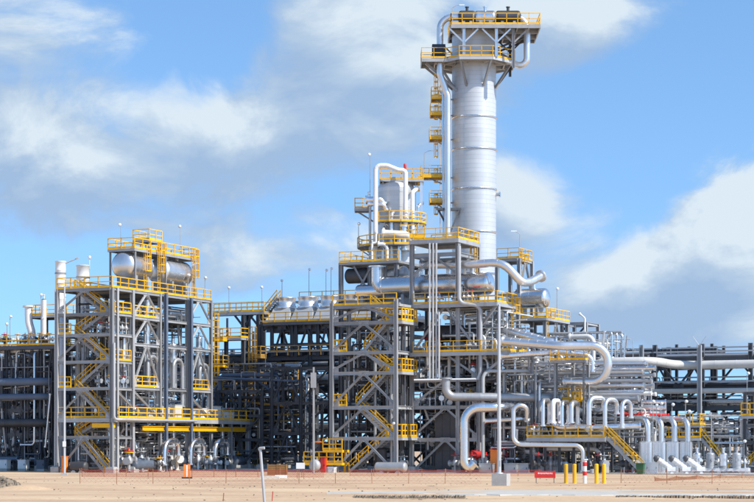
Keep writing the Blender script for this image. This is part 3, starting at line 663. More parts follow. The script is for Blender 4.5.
def racks():
    rk = rack('dark steel pipe rack at the right end of the plant with diagonal bracing', P.U(655), P.U(800), zr, P.Z(344), 'steel_dark', plabel='long pipe of the right pipe rack')
    rack('dark pipe rack behind the manifold of white loops', P.U(470), P.U(652), zr, P.Z(352), 'steel_dark', plabel='long pipe of the rack behind the white loops')
    zl = [4.6, 7.4, 10.2, 13.0]
    rack('dark pipe rack below the fan coolers', P.U(262), P.U(410), zl+[16.6], 16.6, 'steel_dark', plabel='long pipe of the dark rack below the fan coolers')
    rack('dark pipe rack below the walkway bridge', P.U(120), P.U(258), zl, 14.2, 'steel_dark', plabel='long pipe of the dark rack below the walkway bridge')
    rack('dark pipe rack at the far left of the plant', P.U(-60), P.U(116), zl, 14.2, 'steel_dark', plabel='long pipe of the dark rack at the far left')
    for lab, a, b_ in (('long dark rear pipe rack behind the left half of the plant', -60, 330), ('long dark rear pipe rack behind the right half of the plant', 335, 640)):
        o = P.ev*11; P.o += o; ua, ub = P.U(a), P.U(b_)
        rack(lab, ua, ub, [2.4, 4.6, 7.0, 9.6, 12.4], 12.6, 'steel_dark', plabel='long pipe of the rear rack behind the %s' % ('left half' if a < 0 else 'right half'), step=5); P.o -= o
    # upper tier at the back of the right rack
    t = thing('rack_tower', 'dark open frame rising behind the top of the right pipe rack', 'structure', P.w(P.U(642, 9), 9), -A0)
    ue = P.U(712, 9)-P.U(642, 9); zz = [4, 8, 11.5, P.Z(348, 0, 9)]
    grid(t, [0, ue/2, ue], [0, 5], zz, zz[-1]+.5, m='steel_dark')
    for a, b in zip([0]+zz, zz): braceA(t, (0, 0), (ue/2, 0), a, b, 'steel_dark'); braceA(t, (ue/2, 0), (ue, 0), a, b, 'steel_dark')
    # lit front columns of the right rack
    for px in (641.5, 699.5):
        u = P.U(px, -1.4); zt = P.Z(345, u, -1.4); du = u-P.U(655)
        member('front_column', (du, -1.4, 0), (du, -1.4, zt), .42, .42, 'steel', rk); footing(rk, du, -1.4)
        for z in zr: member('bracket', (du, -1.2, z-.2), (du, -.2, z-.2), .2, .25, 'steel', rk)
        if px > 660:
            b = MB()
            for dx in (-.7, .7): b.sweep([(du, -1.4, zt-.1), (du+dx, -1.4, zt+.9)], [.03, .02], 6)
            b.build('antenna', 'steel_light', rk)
    # the big cream transfer pipe coming off the plant onto the rack
    v = -.75; yy = P.w(P.U(690, v), v).y; r = 4.3*yy/F
    z = P.Z(365, P.U(700, v), v)
    pipe('thick cream transfer pipe bending onto the right pipe rack', [W(586, 372, 200), W(600, 362, 197), W(655, 361, 195.5), P.w(P.U(676, v), v, z), P.w(P.U(800, v), v, z)], r, 'cream_pipe', seam=2.2, k=20, bend=2.5)
    v = -.6; z = P.Z(391, P.U(700, v), v)
    pipe('beige pipe on the middle tier of the right pipe rack', [P.w(P.U(645, v), v, z), P.w(P.U(800, v), v, z)], .28, 'cream_pipe', seam=2, k=14)
    for px, py in ((747, 375), (743.5, 398)): 
        u = P.U(px, -3); floodlight('white floodlight on a tall thin pole before the right rack', P.w(u, -3), P.Z(py, u, -3), 'pole floodlights before the right rack')
racks()

# ================================================================== FAN COOLERS AND WALKWAY BRIDGE on the rack
def coolers():
    z0 = P.Z(322, P.U(300))
    t = thing('cooler_deck', 'grating deck with yellow railing carrying the fan coolers', 'deck', P.w(0, 0, 16.6), -A0)
    ua, ub = P.U(263, -.8), P.U(415, -.8); zz = z0-16.6
    deck(t, ua, ub, -.8, 6.4, zz, ed=.35, edge='steel_dark'); railing(t, [(ua, 6, zz), (ua, -.8, zz), (ub, -.8, zz)])
    k = 9
    for i in range(k):
        u = ua+1+(ub-ua-2)*i/(k-1); member('post', (u, 0, .0), (u, 0, zz-.3), .25, .25, 'steel_dark', t); member('post', (u, 5, .0), (u, 5, zz-.3), .25, .25, 'steel_dark', t)
        member('knee_brace', (u, 0, -.6), (u, -.75, zz-.3), .14, .14, 'steel_dark', t)
    for px in (272, 292, 296, 318, 334):
        for v in (-.3, 2.5): u = P.U(px, v); member('column', (u, v, -3.6), (u, v, zz-.35), .34, .34, 'steel_dark', t)
    for a, b_ in ((272, 292), (296, 318), (318, 334)):
        for v in (-.3, 2.5): braceA(t, (P.U(a, v), v), (P.U(b_, v), v), -3.5, zz-.4, 'steel_dark', w=.16); member('beam', (P.U(a, v), v, -2.2), (P.U(b_, v), v, -2.2), .2, .22, 'steel_dark', t)
    for v in (0, 1.8, 3.6, 5.4): member('beam', (ua, v, zz-.75), (ub, v, zz-.75), .3, .7, 'steel_dark', t)
    railing(t, [(P.U(266, -.6), -.6, -3.5), (P.U(332, -.6), -.6, -3.5)], 'yellow_shade', toe=False)
    railing(t, [(ua+1, 6.4, zz+2.9), (ub, 6.4, zz+2.9)], toe=False); deck(t, ua+1, ub, 5.4, 6.4, zz+2.9)
    for i in range(k): 
        u = ua+1.2+(ub-ua-2)*i/(k-1); member('post', (u, 6.3, zz), (u, 6.3, zz+2.7), .14, .14, 'steel', t)
    stair(t, (ua-1.8, 1, zz), (ua+.9, 1, zz+2.9))
    for i, pxc in enumerate((285, 307.5, 330, 352, 374, 396)):
        u = P.U(pxc, 2); s = thing('fan_cooler', '%s grey air cooler with round fan ring counted from the bridge' % ['first', 'second', 'third', 'fourth', 'fifth', 'sixth'][i], 'air cooler', P.w(u, 2.2, z0), -A0, 'fan coolers on the cooler deck')
        b = MB(); w, d, h = 1.34, 1.9, 1.75
        vs = [(-w-.1, -d, .15), (w+.1, -d, .15), (w+.1, d, .15), (-w-.1, d, .15), (-w+.25, -1.0, h), (w-.25, -1.0, h), (w-.25, 1.0, h), (-w+.25, 1.0, h)]
        b.add(vs, [(3, 2, 1, 0), (0, 1, 5, 4), (1, 2, 6, 5), (2, 3, 7, 6), (3, 0, 4, 7), (4, 5, 6, 7)]); b.build('plenum', 'steel_light', s)
        b = MB(); b.box((0, 0, .08), (2*w+.3, 2*d+.1, .16)); b.build('tube_bundle', 'steel', s)
        b = MB(); b.lathe([(1.2, h), (1.24, h+.3), (1.14, h+.34), (1.14, h+1.0), (1.26, h+1.22), (1.26, h+1.3), (1.1, h+1.3), (1.08, h+.3)], 28); b.build('fan_ring', 'alu_bright', s)
        b = MB()
        for a in range(4): b.bar((0, 0, h+.6), (math.cos(a*R(90)+.4), math.sin(a*R(90)+.4), h+.62), .22, .03)
        b.build('fan_blades', 'steel_dark', s)
    for px, py, lab in ((309, 271, 0), (326, 272, 0), (331, 270, 0), (282, 282, 0)):
        u = P.U(px, 6.3); floodlight('white floodlight on the rear railing of the cooler deck', P.w(u, 6.3, z0+2.9), max(1.2, P.Z(py, u, 6.3)-z0-2.9), 'floodlights on the cooler deck')
    # bridge
    b0, b1 = P.U(208, 0), P.U(264, 0); zb = P.Z(312, (b0+b1)/2, 0)
    s = thing('walkway_bridge', 'narrow railed walkway bridge linking the drum structure to the cooler deck', 'bridge', P.w(b0, 0, 14.2), -A0)
    Lb = b1-b0; z = zb-14.2; deck(s, 0, Lb, 0, 1.4, z, ed=.35); railing(s, [(0, 0, z), (Lb, 0, z)]); railing(s, [(0, 1.4, z), (Lb, 1.4, z)])
    for px in (243, 258):
        u = P.U(px)-b0
        for v in (.1, 1.3): member('post', (u, v, -14.2), (u, v, z-.35), .42, .42, 'steel_dark', s)
        member('knee_brace', (u-1.2, .2, z-.4), (u, .2, z-1.8), .2, .2, 'steel_dark', s); member('knee_brace', (u+1.2, .2, z-.4), (u, .2, z-1.8), .2, .2, 'steel_dark', s)
    for px, h in ((229, 1.7), (262, 1.6)): floodlight('white floodlight standing on the bridge railing', P.w(P.U(px), 0, zb), h+1.0, 'floodlights on the bridge')
    # caged ladders and yellow platforms in the middle zone
    for px, v, y0, y1, m, lab in ((216.5, -4, 405, 322, 'yellow', 'bright yellow caged ladder tower beside the drum structure'), (254, -3, 425, 335, 'yellow_shade', 'yellow caged ladder with shade in its colour below the bridge end'), (249, -3.4, 472, 372, 'yellow_shade', 'yellow ladder with shade in its colour rising from the ground below the bridge')):
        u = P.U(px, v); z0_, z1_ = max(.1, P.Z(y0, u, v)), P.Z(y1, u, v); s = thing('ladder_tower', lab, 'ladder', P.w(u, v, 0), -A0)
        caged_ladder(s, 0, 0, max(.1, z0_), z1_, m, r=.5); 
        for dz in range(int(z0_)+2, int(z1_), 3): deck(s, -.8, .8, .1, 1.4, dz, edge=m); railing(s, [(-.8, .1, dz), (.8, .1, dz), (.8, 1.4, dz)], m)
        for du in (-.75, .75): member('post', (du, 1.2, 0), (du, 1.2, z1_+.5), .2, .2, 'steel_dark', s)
    u0, u1 = P.U(220, -3), P.U(241, -3); z = P.Z(338, u0, -3)
    s = thing('access_platform', 'small yellow railed platform beside the bright ladder tower', 'platform', P.w(u0, -3, 0), -A0)
    deck(s, 0, u1-u0, 0, 2, z); railing(s, [(0, 0, z), (u1-u0, 0, z), (u1-u0, 2, z)])
    for u in (.2, u1-u0-.2): member('post', (u, 1, 0), (u, 1, z-.2), .3, .3, 'steel_dark', s)
    clutter(P, (P.U(215), P.U(330), -6, -.6, .5, 12), 85, 'pipe crossing the shaded middle zone below the coolers', 'pipes in the shaded middle zone', (.07, .24), ('pipe_dark', 'pipe_grey', 'steel_blue', 'pipe_grey', 'pipe_dark', 'yellow_shade', 'alu'), 24)
    for i, px in enumerate((222, 234, 246, 258, 270, 283, 296, 310, 322)):
        u = P.U(px, -5); s = thing('steel_post', 'slim dark steel post standing before the rack below the coolers', 'post', P.w(u, -5), -A0, 'slim posts before the middle rack')
        member('shaft', (0, 0, 0), (0, 0, random.uniform(8, 13)), .26, .26, 'steel_dark', s); b = MB(); b.box((0, 0, .2), (.7, .7, .4)); b.build('footing', 'concrete', s)
    # frames in the middle zone that carry the pipes
    for px0, px1, v, zz, lab in ((218, 262, -6.5, [3.5, 6.2, 9.0], 'low dark frame before the bridge posts'), (272, 330, -6, [4.2, 7.6, 11.5], 'dark braced frame between the bridge and the stair tower')):
        u0, u1 = P.U(px0, v), P.U(px1, v); s = thing('support_structure', lab, 'structure', P.w(u0, v), -A0)
        grid(s, [0, (u1-u0)/2, u1-u0], [0, 3.5], zz, m='steel_dark')
        for a, b in zip([0]+zz, zz): braceA(s, (0, 0), ((u1-u0)/2, 0), a, b, 'steel_dark'); brace1(s, ((u1-u0)/2, 0, a), (u1-u0, 0, b), 'steel_dark')
coolers()

# ================================================================== FAR LEFT MODULE
def far_left():
    f = Fr(54, 203); uL = f.U(-12); z1 = f.Z(346, uL/2); z2 = f.Z(314)
    t = thing('process_structure', 'dark steel module at the left end with a yellow railed deck', 'structure', f.o, -A0)
    lv = [4.0, 6.6, 9.3, z1]; us = [uL, uL*.72, uL*.45, uL*.2, 0]
    grid(t, us, [0, 5], lv, m='steel_dark'); deck(t, uL, 1.2, -.5, 5.5, z1, ed=.4, edge='steel_dark'); railing(t, [(uL, -.5, z1), (1.2, -.5, z1), (1.2, 5, z1)]); railing(t, [(uL, 5.5, z1), (1.2, 5.5, z1)])
    for i, (a, b) in enumerate(zip(us, us[1:])):
        for z0, zz in zip([0]+lv, lv): braceA(t, (a, 0), (b, 0), z0, zz, 'steel_dark', inv=i % 2)
    ua = f.U(33, 2)
    grid(t, [ua, .6], [1.5, 4.5], [z2], m='steel_dark', foot=False, base=z1); deck(t, ua-.3, .9, 1, 5, z2); railing(t, [(ua-.3, 5, z2), (ua-.3, 1, z2), (.9, 1, z2), (.9, 5, z2)])
    # white bent vessel, column
    u = f.U(30, 1); zb = z1; zt = f.Z(306, u, 1)
    pipe('fat white bent vent pipe standing on the left end deck', [f.w(u+.25, 1, zb), f.w(u+.25, 1, zb+1.5), f.w(u-.15, 1, zb+2.6), f.w(u-.2, 1, zt)], .42, 'white_paint', k=18, bend=2)
    u = f.U(45, 1); vertical_vessel('slim white column with a green capped top on the left end deck', f.w(u, .8, z1), .27, f.Z(300, u, 1)-z1, 'white_paint', 'slim_column', 'vessel', head='green')
    for px, h in ((7, 2.2), (41, 5.2), (10, 3.0)): floodlight('floodlight pole on the left end deck railing', f.w(f.U(px, -.5), -.5, z1), h, 'floodlights on the left end deck')
    # big bluish header pipes
    for py, r, mm, lab in ((382, .42, 'steel_blue', 'thick blue grey header pipe below the left end deck'), (397, .36, 'steel_blue', 'second blue grey header pipe lower down at the left end'), (423, .45, 'pipe_dark', 'dark lowest header pipe at the left end')):
        z = f.Z(py, uL/2, -.6); pipe(lab, [f.w(uL-1, -.6, z), f.w(-.4, -.6, z), f.w(-.4, 2.5, z-.0)], r, mm, seam=2, k=16)
    clutter(f, (uL, .2, -.6, 5, .3, z1-.3), 70, 'small pipe inside the left end module', 'small pipes of the left end module', (.06, .2), ('pipe_dark', 'pipe_grey', 'pipe_grey', 'steel_blue', 'alu', 'cream_pipe'), 22)
    for i in range(5):
        cm = random.choice(['white_paint', 'pipe_grey', 'pump_blue']); cabinet('%s equipment box at the foot of the left end module' % ADJ[cm], f.w(uL+1+i*2.4, -1.6, .0), (1.0, .7, .9), cm, -A0, 'boxes at the foot of the left end module')
    for i in range(5): vertical_vessel('dark upright filter vessel at grade in the left end module', f.w(uL+2+i*2.2, .8, .09), .36, 2.6+.5*(i % 2), 'pipe_dark', 'filter_vessel', 'vessel', 'dark filters of the left end module', skirt=.4)
    for i in range(9): valve('hand wheel valve on the left end deck', f.w(random.uniform(uL, 0), random.uniform(0, 4), z1), 'valves on the left end deck', random.choice(['pipe_grey', 'alu_bright', 'pipe_dark']), random.choice(['red', 'yellow']), 1.1)
far_left()

# ================================================================== STAIR TOWER AND MAIN STRUCTURE
S = Fr(396, 190)
vm = S.V(412)
def stair_tower():
    uL = S.U(332); lv = [S.Z(y) for y in (437, 405.7, 371, 350.4, 320.4, 303.7)]
    t = thing('stair_tower', 'grey braced stair tower with yellow landings in the middle of the plant', 'stair tower', S.o, -A0)
    grid(t, [uL, 0], [0, vm], lv, lv[-1]+.5, cw=.36, bh=.34, skip=((1, 1),))
    for a, b in zip([0]+lv, lv): braceA(t, (uL, 0), (0, 0), a, b, w=.21)
    zs = [0]+lv; ul, ur = S.U(345), S.U(384)
    seq = [(0, ul), (1, ur), (2, ul), (3, ur), (4, ul), (5, ur), (6, S.U(366))]
    seq[2] = (2, S.U(352)); seq[4] = (4, S.U(360))
    for (i, a), (j, b) in zip(seq, seq[1:]): stair(t, (a, .9+.12*(i % 2), zs[i]), (b, .9+.12*(i % 2), zs[j]), w=1.0)
    for i in (1, 3, 5):
        z = zs[i]; deck(t, ur-.2, .6, .15, vm, z, edge='steel_light', ed=.32); railing(t, [(ur+.2, .12, z), (.6, .12, z), (.6, vm-.2, z)], gap=.8, t=.1, h=1.25)
    for i in (2, 4):
        z = zs[i]; deck(t, uL-.1, S.U(352), .15, vm, z); railing(t, [(uL-.1, vm, z), (uL-.1, .12, z), (S.U(346), .12, z)], gap=.8, t=.1, h=1.2)
    deck(t, uL, S.U(370), .15, vm, zs[6]); railing(t, [(uL, .1, zs[6]), (0, .1, zs[6])])
    deck(t, S.U(384), .3, .15, vm, zs[6]+.03)
    # grade items under the tower
    vertical_vessel('dark grey upright tank in the foot of the stair tower', S.w(S.U(381, 2.2), 2.2, .09), .62, 2.2, 'pipe_dark', 'upright_tank', 'tank', skirt=.3)
    drum('grey tank lying before the stair tower foot', S.w(-1.6, -1.0, .6), S.w(1.4, -1.0, .6), .48, 'pipe_grey', saddle=.12)
    drum('pale round tank end beside the stair tower', S.w(S.U(318), -.9, .7), S.w(S.U(323), 1.5, .7), .62, 'steel_light', saddle=.08)
    cabinet('narrow red fire cabinet at the stair tower corner', S.w(uL-.7, -.5, 0), (.5, .45, 1.5), 'red', -A0, legs=False)
    valve('large valve beside the stair tower', S.w(S.U(318), .4, .5), None, 'pipe_dark', 'orange', 2.2)
    for o in bpy.data.objects[-2:]: pass
    y_ = Fr(304, 194); u1 = y_.U(342); q_ = thing('access_platform', 'low yellow railed step platform behind the stair tower foot', 'platform', y_.o, -A0)
    for k_, zz_ in enumerate((1.0, 2.3)):
        deck(q_, 0 if k_ == 0 else u1*.5, u1, 0, 1.6, zz_, edge='yellow'); railing(q_, [(0 if k_ == 0 else u1*.5, 0, zz_), (u1, 0, zz_)], gap=.8, t=.1)
        for u_ in (u1*.52, u1-.1): member('post', (u_, .8+.1*k_, 0), (u_, .8+.1*k_, zz_-.1), .14, .14, 'yellow', q_)
    cabinet('white board box on the ground by the stair foot', S.w(S.U(337), -1.1, 0), (.7, .5, .5), 'white_paint', -A0, legs=False)
    for i in range(10): valve('hand wheel valve at the foot of the stair tower', S.w(random.uniform(uL+3, -.3), random.uniform(2.2, vm), .09), 'valves under the stair tower', random.choice(['pipe_grey', 'alu_bright', 'pipe_dark']), random.choice(['red', 'pipe_grey']), 1.3, random.uniform(0, 3))
    clutter(S, (uL+.3, -.4, 2.3, vm+2, .3, 16), 55, 'small pipe seen through the stair tower', 'small pipes behind the stair tower', (.05, .16), ('pipe_dark', 'pipe_grey', 'pipe_dark', 'alu', 'pipe_dark'))
    floodlight('small round floodlight on the lowest stair tower landing', S.w(-.2, .1, zs[1]), 1.2)
stair_tower()

def main_structure():
    u4, u5 = S.U(458, vm), S.U(479, vm); vb, vc = vm+5.5, vm+11
    zz = [S.Z(y, 0, vm) for y in (438, 406, 379, 353, 305)]; z240 = S.Z(241, 0, vm); z253 = S.Z(254, 0, vm)
    t = thing('process_structure', 'tall grey main process structure in front of the big column', 'structure', S.o, -A0)
    grid(t, [0, u5], [vm, vb, vc], zz, cw=.38, bh=.36)
    for v in (vm, vb):
        for u in (0, u4):
            member('column', (u, v, zz[-1]) , (u, v, z240), .4, .4, 'steel', t)
            if u == u4: member('column', (u, v, 0), (u, v, zz[-1]-.45), .36, .36, 'steel', t); footing(t, u, v)
    for z in (z253, z240):
        for v in (vm, vb): member('beam', (.2, v, z-.2), (u4-.2, v, z-.2), .28, .4, 'steel', t)
        for u in (0, u4): member('beam', (u, vm+.2, z-.2), (u, vb-.2, z-.2), .28, .4, 'steel', t)
    braceA(t, (0, vm), (u4, vm), z253-2.3, z253-.2); braceA(t, (u4, vm), (u4, vb), zz[-1], z253, 'steel')
    for a, b in zip([0]+zz[:4], zz): braceA(t, (0, vm), (u5, vm), a, b, w=.2)
    for a, b in zip([0]+zz[:4], zz):
        brace1(t, (u5, vm, a+.3), (u5, vb, b-.4)); brace1(t, (u5, vb, b-.4), (u5, vc, a+.3))
    # decks (front edge, lit right edge)
    u508, u497, u459 = S.U(508, vm-.6), S.U(497, vm-.6), S.U(459, vm-.4)
    for z, ue, ve, gp in ((zz[3], u508, S.V(527, u508), 1.5), (zz[4], u497, S.V(517, u497), 1.3), (z240, u459, S.V(479, u459), 1.4)):
        deck(t, 0 if z < 20 else -.0, ue, vm-.6, ve, z, edge='steel', ed=.4); railing(t, [(0.4, vm-.6, z), (ue, vm-.6, z), (ue, ve, z)], gap=gp, t=.065)
        railing(t, [(0, ve, z), (ue, ve, z)])
        member('knee_brace', (u5 if ue > u5 else u4, vm, z-2.6), (ue-.2, vm-.3, z-.4), .22, .22, 'steel', t)
        member('knee_brace', (u5 if ue > u5 else u4, vb, z-2.6), (ue-.2, vb, z-.4), .22, .22, 'steel', t)
    # ladders from deck to deck in bright yellow
    caged_ladder(t, S.U(514, S.V(514, u497)) if False else u497-.2, S.V(515, u497)-.2, zz[4]-3, zz[4]+.3, dirn=(1, 0), r=.5)
    caged_ladder(t, u459-.4, S.V(476, u459)+.1, z240-5.5, z240, dirn=(0, 1))
    # stepped deck carrying the pressure vessel
    uA, uB = S.U(341, vm+3), S.U(400, vm+3); z262 = S.Z(263, uA, vm+3); va, vz = vm+3, vm+11
    t2 = thing('process_structure', 'grey frame carrying the deck around the small white vessel', 'structure', S.w(0, 0), -A0)
    grid(t2, [uA, uB-.4], [va, vz], [5, 10, 14.5], 17.9, cw=.4, m='steel_dark'); grid(t2, [uA, uB-.4], [va, vz], [18, z262], cw=.4, foot=False, base=17.95)  # lower half in darker steel, painting in the shade behind the stair tower
    brace1(t2, (uA+1.5, va, 18.2), (uA+3.6, va, z262-.4)); brace1(t2, (uA+3.6, va, 18.2), (uA+1.5, va, z262-.4))
    deck(t2, uA, uB, va-.4, vz, z262); railing(t2, [(uA, vz, z262), (uA, va-.4, z262), (uB, va-.4, z262)], gap=1.3, t=.065)
    for px in (369, 385): u = S.U(px, va); member('column', (u, va+.1, 18), (u, va+.1, z262-.4), .3, .3, 'steel', t2)
    # long silver drum along the front
    v = vm+2.2; ua, ub = S.U(386, v), S.U(488, v); zc = S.Z(283.5, ub, v); r = 11.3*S.w(ub, v).y/F
    drum('long silver drum lying on the main deck with a bright right end', S.w(ua, v, zc), S.w(ub, v, zc), r, 'alu', saddle=zc-r-zz[4], nozzles=((.35, .2, .6), (.62, .25, .5), (.85, .2, .9)), k=40)
    u = S.U(377, v); pipe('stub silver pipe dropping from the vessel deck into the long drum line', [S.w(u, v, z262-.6), S.w(u, v, zc-.1), S.w(ua+.6, v, zc-.1)], .62, 'alu', seam=.8, k=18, bend=1.0)
    u = S.U(368, v); drum('short silver receiver left of the long drum', S.w(u-1.2, v+.4, zc-.35), S.w(u+1.6, v+.4, zc-.35), .75, 'alu', saddle=.4)
    drum('dark grey cylinder hung under the vessel deck', S.w(S.U(346, va), va+.8, z262-1.35), S.w(S.U(364, va), va+.8, z262-1.35), .8, 'pipe_dark', saddle=0)
    drum('second grey cylinder hung under the vessel deck beside the stub pipe', S.w(S.U(386, va), va+.8, z262-1.5), S.w(S.U(402, va), va+.8, z262-1.2), .7, 'pipe_grey', saddle=0)
    # second drum level under the main deck
    drum('dark cylinder under the main deck behind the triple pipes', S.w(.8, vm+2.5, zz[3]+2.0), S.w(u5-.8, vm+2.5, zz[3]+2.0), .9, 'pipe_dark', saddle=1.1)
    drum('grey exchanger shell on the lower main deck', S.w(1, vm+3.5, zz[2]+1.4), S.w(u5-.2, vm+3.5, zz[2]+1.4), .75, 'pipe_grey', saddle=.65)
    # large pipes at upper right
    v1 = vm+1.0
    pts = [S.w(.6, vm-.9+2, S.Z(264, 0, vm)), S.w(S.U(470, vm+1.1), vm+1.1, S.Z(264, u4, vm)), S.w(S.U(503, vm+1.1), vm+1.1, S.Z(262, u5, vm)), W(522, 283, 190.5), W(530, 282, 191.5), W(541, 276, 193)]
    pipe('large silver transfer pipe sloping down past the end of the long drum', pts, .42, 'alu_bright', seam=.9, k=18, bend=2.2)
    pts = [W(484, 327, 196), W(505, 329.5, 192), W(548, 342, 189), W(556, 343, 189)]
    pipe('silver pipe sloping to the right from the lower main deck', pts, .45, 'alu_bright', seam=.9, k=16, bend=1.2)
    Yb = 186
    pts = [W(503, 341, Yb+3), W(560, 346, Yb), W(608, 346, Yb), W(608, 381.5, Yb), W(566, 381.5, Yb+3)]
    pipe('fat silver return bend pipe turning back under itself', pts, 4.3*Yb/F, 'alu_bright', seam=1.0, k=20, bend=1.6, name='return_bend_pipe')
    pipe('silver pipe running under the fat return bend', [W(500, 356, 189), W(560, 352, 189), W(592, 356, 189), W(592, 372, 189)], .3, 'alu', seam=.9, k=14)
    # tall silver loop at grade
    Y = 187.5
    pipe('large silver pipe looping down to the ground before the main structure', [W(530, 407.5, Y+4), W(499, 407.5, Y), W(464.5, 407.5, Y), W(464.5, 463, Y), W(469, 468, Y), W(474, 463, Y)], 5.6*Y/F/1.15, 'alu', seam=.7, k=22, bend=1.5, name='loop_pipe')
    Y = 186
    pipe('white pipe dropping from an arch and running low to the right', [W(527, 420, Y+1), W(527, 405.5, Y), W(513.5, 405.5, Y), W(513.5, 444.5, Y), W(583, 445.5, Y-1), W(583, 472, Y-1)], 2.3*Y/F, 'alu_bright', seam=1.2, k=14, bend=.8)
    pipe('second brownish low pipe dropping behind the white low pipe', [W(545, 449, Y+2), W(600, 449, Y+1), W(600, 471, Y+1)], .22, 'cream_pipe', k=12, bend=.8)
    pipe('silver pipe with a wide bend under the lower main deck', [W(446, 378, 189), W(446, 397, 189), W(480, 397, 189), W(560, 398, 190)], 4.2*189/F, 'pipe_grey', seam=1, k=16, bend=1.2)
    pipe('straight grey header under the wide bend', [W(484, 421, 190), W(520, 419, 190), W(545, 419, 191)], .3, 'alu', seam=1, k=14)
    for i, px in enumerate((429.5, 433, 436.3)):
        pipe('slim pale grey vertical pipe of the triple bundle', [W(px, 243, 191.5), W(px, 378.5, 191.5)], .1, 'steel_light', group='triple pale vertical pipes', flange=False)
    pipe('slim pale grey vertical pipe ending lower than the triple bundle', [W(439, 312, 191.3), W(439, 378.5, 191.3)], .1, 'steel_light', flange=False)
    pipe('thin white cross pipe at the foot of the triple bundle', [W(414, 380, 191), W(478, 379, 190), ], .09, 'white_paint', flange=False)
    pipe('grey downpipe jogging right along the main corner column', [W(459, 246, 190.4), W(459, 303, 190.4), W(480.5, 306, 190), W(480.5, 372, 190), W(478, 380, 190)], .2, 'steel', bend=.7, k=12, flange=False)
    pipe('grey conduit arching between the main column and the lamp post line', [W(483, 470, 189.5), W(483, 371, 189.5), W(534, 371, 190.5), W(534, 420, 190.5)], .18, 'steel_light', bend=.8, k=12, flange=False)
    # red and orange bits at grade
    drum('small red tank at the foot of the large silver loop', W(472, 455, 190.5), W(482, 455, 190.5), .45, 'red', saddle=.9)
    cabinet('upright orange panel beside the lamp post', W(495, 472.5, 188.5), (.9, .3, 2.2), 'orange', -A0, legs=False)
    cabinet('large grey equipment housing inside the main structure', S.w(u5*.55, vm+1.6, .09), (3.4, 2.2, 5.6), 'pipe_dark', -A0)
    for px in (487, 512, 524, 546, 560): cabinet('low concrete coloured plinth box along the front of the main structure', W(px, 473, 188), (1.3, 1.0, .9), 'pipe_grey', -A0, 'plinth boxes along the main front', legs=False)
    for zi in (1, 2, 3):
        deck(t, .3, u5, vm, vc, zz[zi]-.03+.0, m='grating')
        for i in range(9): valve('hand wheel valve on a floor of the main structure', S.w(random.uniform(.5, u5), random.uniform(vm+.3, vm+4), zz[zi]), 'valves on the main structure floors', random.choice(['pipe_grey', 'alu_bright', 'cream_pipe']), random.choice(['red', 'yellow', 'pipe_grey']), 1.2, random.uniform(0, 3))
    for i in range(12): valve('hand wheel valve at grade before the main structure', W(random.uniform(420, 580), 473, random.uniform(188, 193)), 'valves at grade before the main structure', random.choice(['pipe_grey', 'alu_bright', 'cream_pipe', 'pipe_dark']), random.choice(['red', 'yellow', 'pipe_grey']), 1.5, random.uniform(0, 3))
    for i in range(7): valve('hand wheel valve on the main deck near the long drum', S.w(random.uniform(.5, u5), vm+.2, zz[4]), 'valves on the main deck', 'alu_bright', random.choice(['red', 'pipe_grey']), 1.0)
    clutter(S, (.3, u5-.3, vm+.5, vc, .3, zz[3]), 70, 'small pipe between the floors of the main structure', 'small pipes of the main structure', (.06, .2), ('pipe_dark', 'pipe_grey', 'pipe_dark', 'alu', 'cream_pipe'))
    clutter(S, (.3, u508, vm+.5, vc, zz[3]-4, zz[4]-.4), 40, 'small pipe under the main deck', 'small pipes under the main deck', (.06, .2), ('alu', 'pipe_grey', 'alu_bright', 'cream_pipe'))
    clutter(S, (u5+.3, S.U(560, vm+4), vm+1, vc+4, .4, 12), 90, 'process pipe right of the main structure', 'silver pipes right of the main structure', (.07, .26), ('alu', 'pipe_grey', 'alu_bright', 'cream_pipe', 'pipe_grey'))
    return zz, z240, z262, u4, u5
ZZ, Z240, Z262, U4, U5 = main_structure()

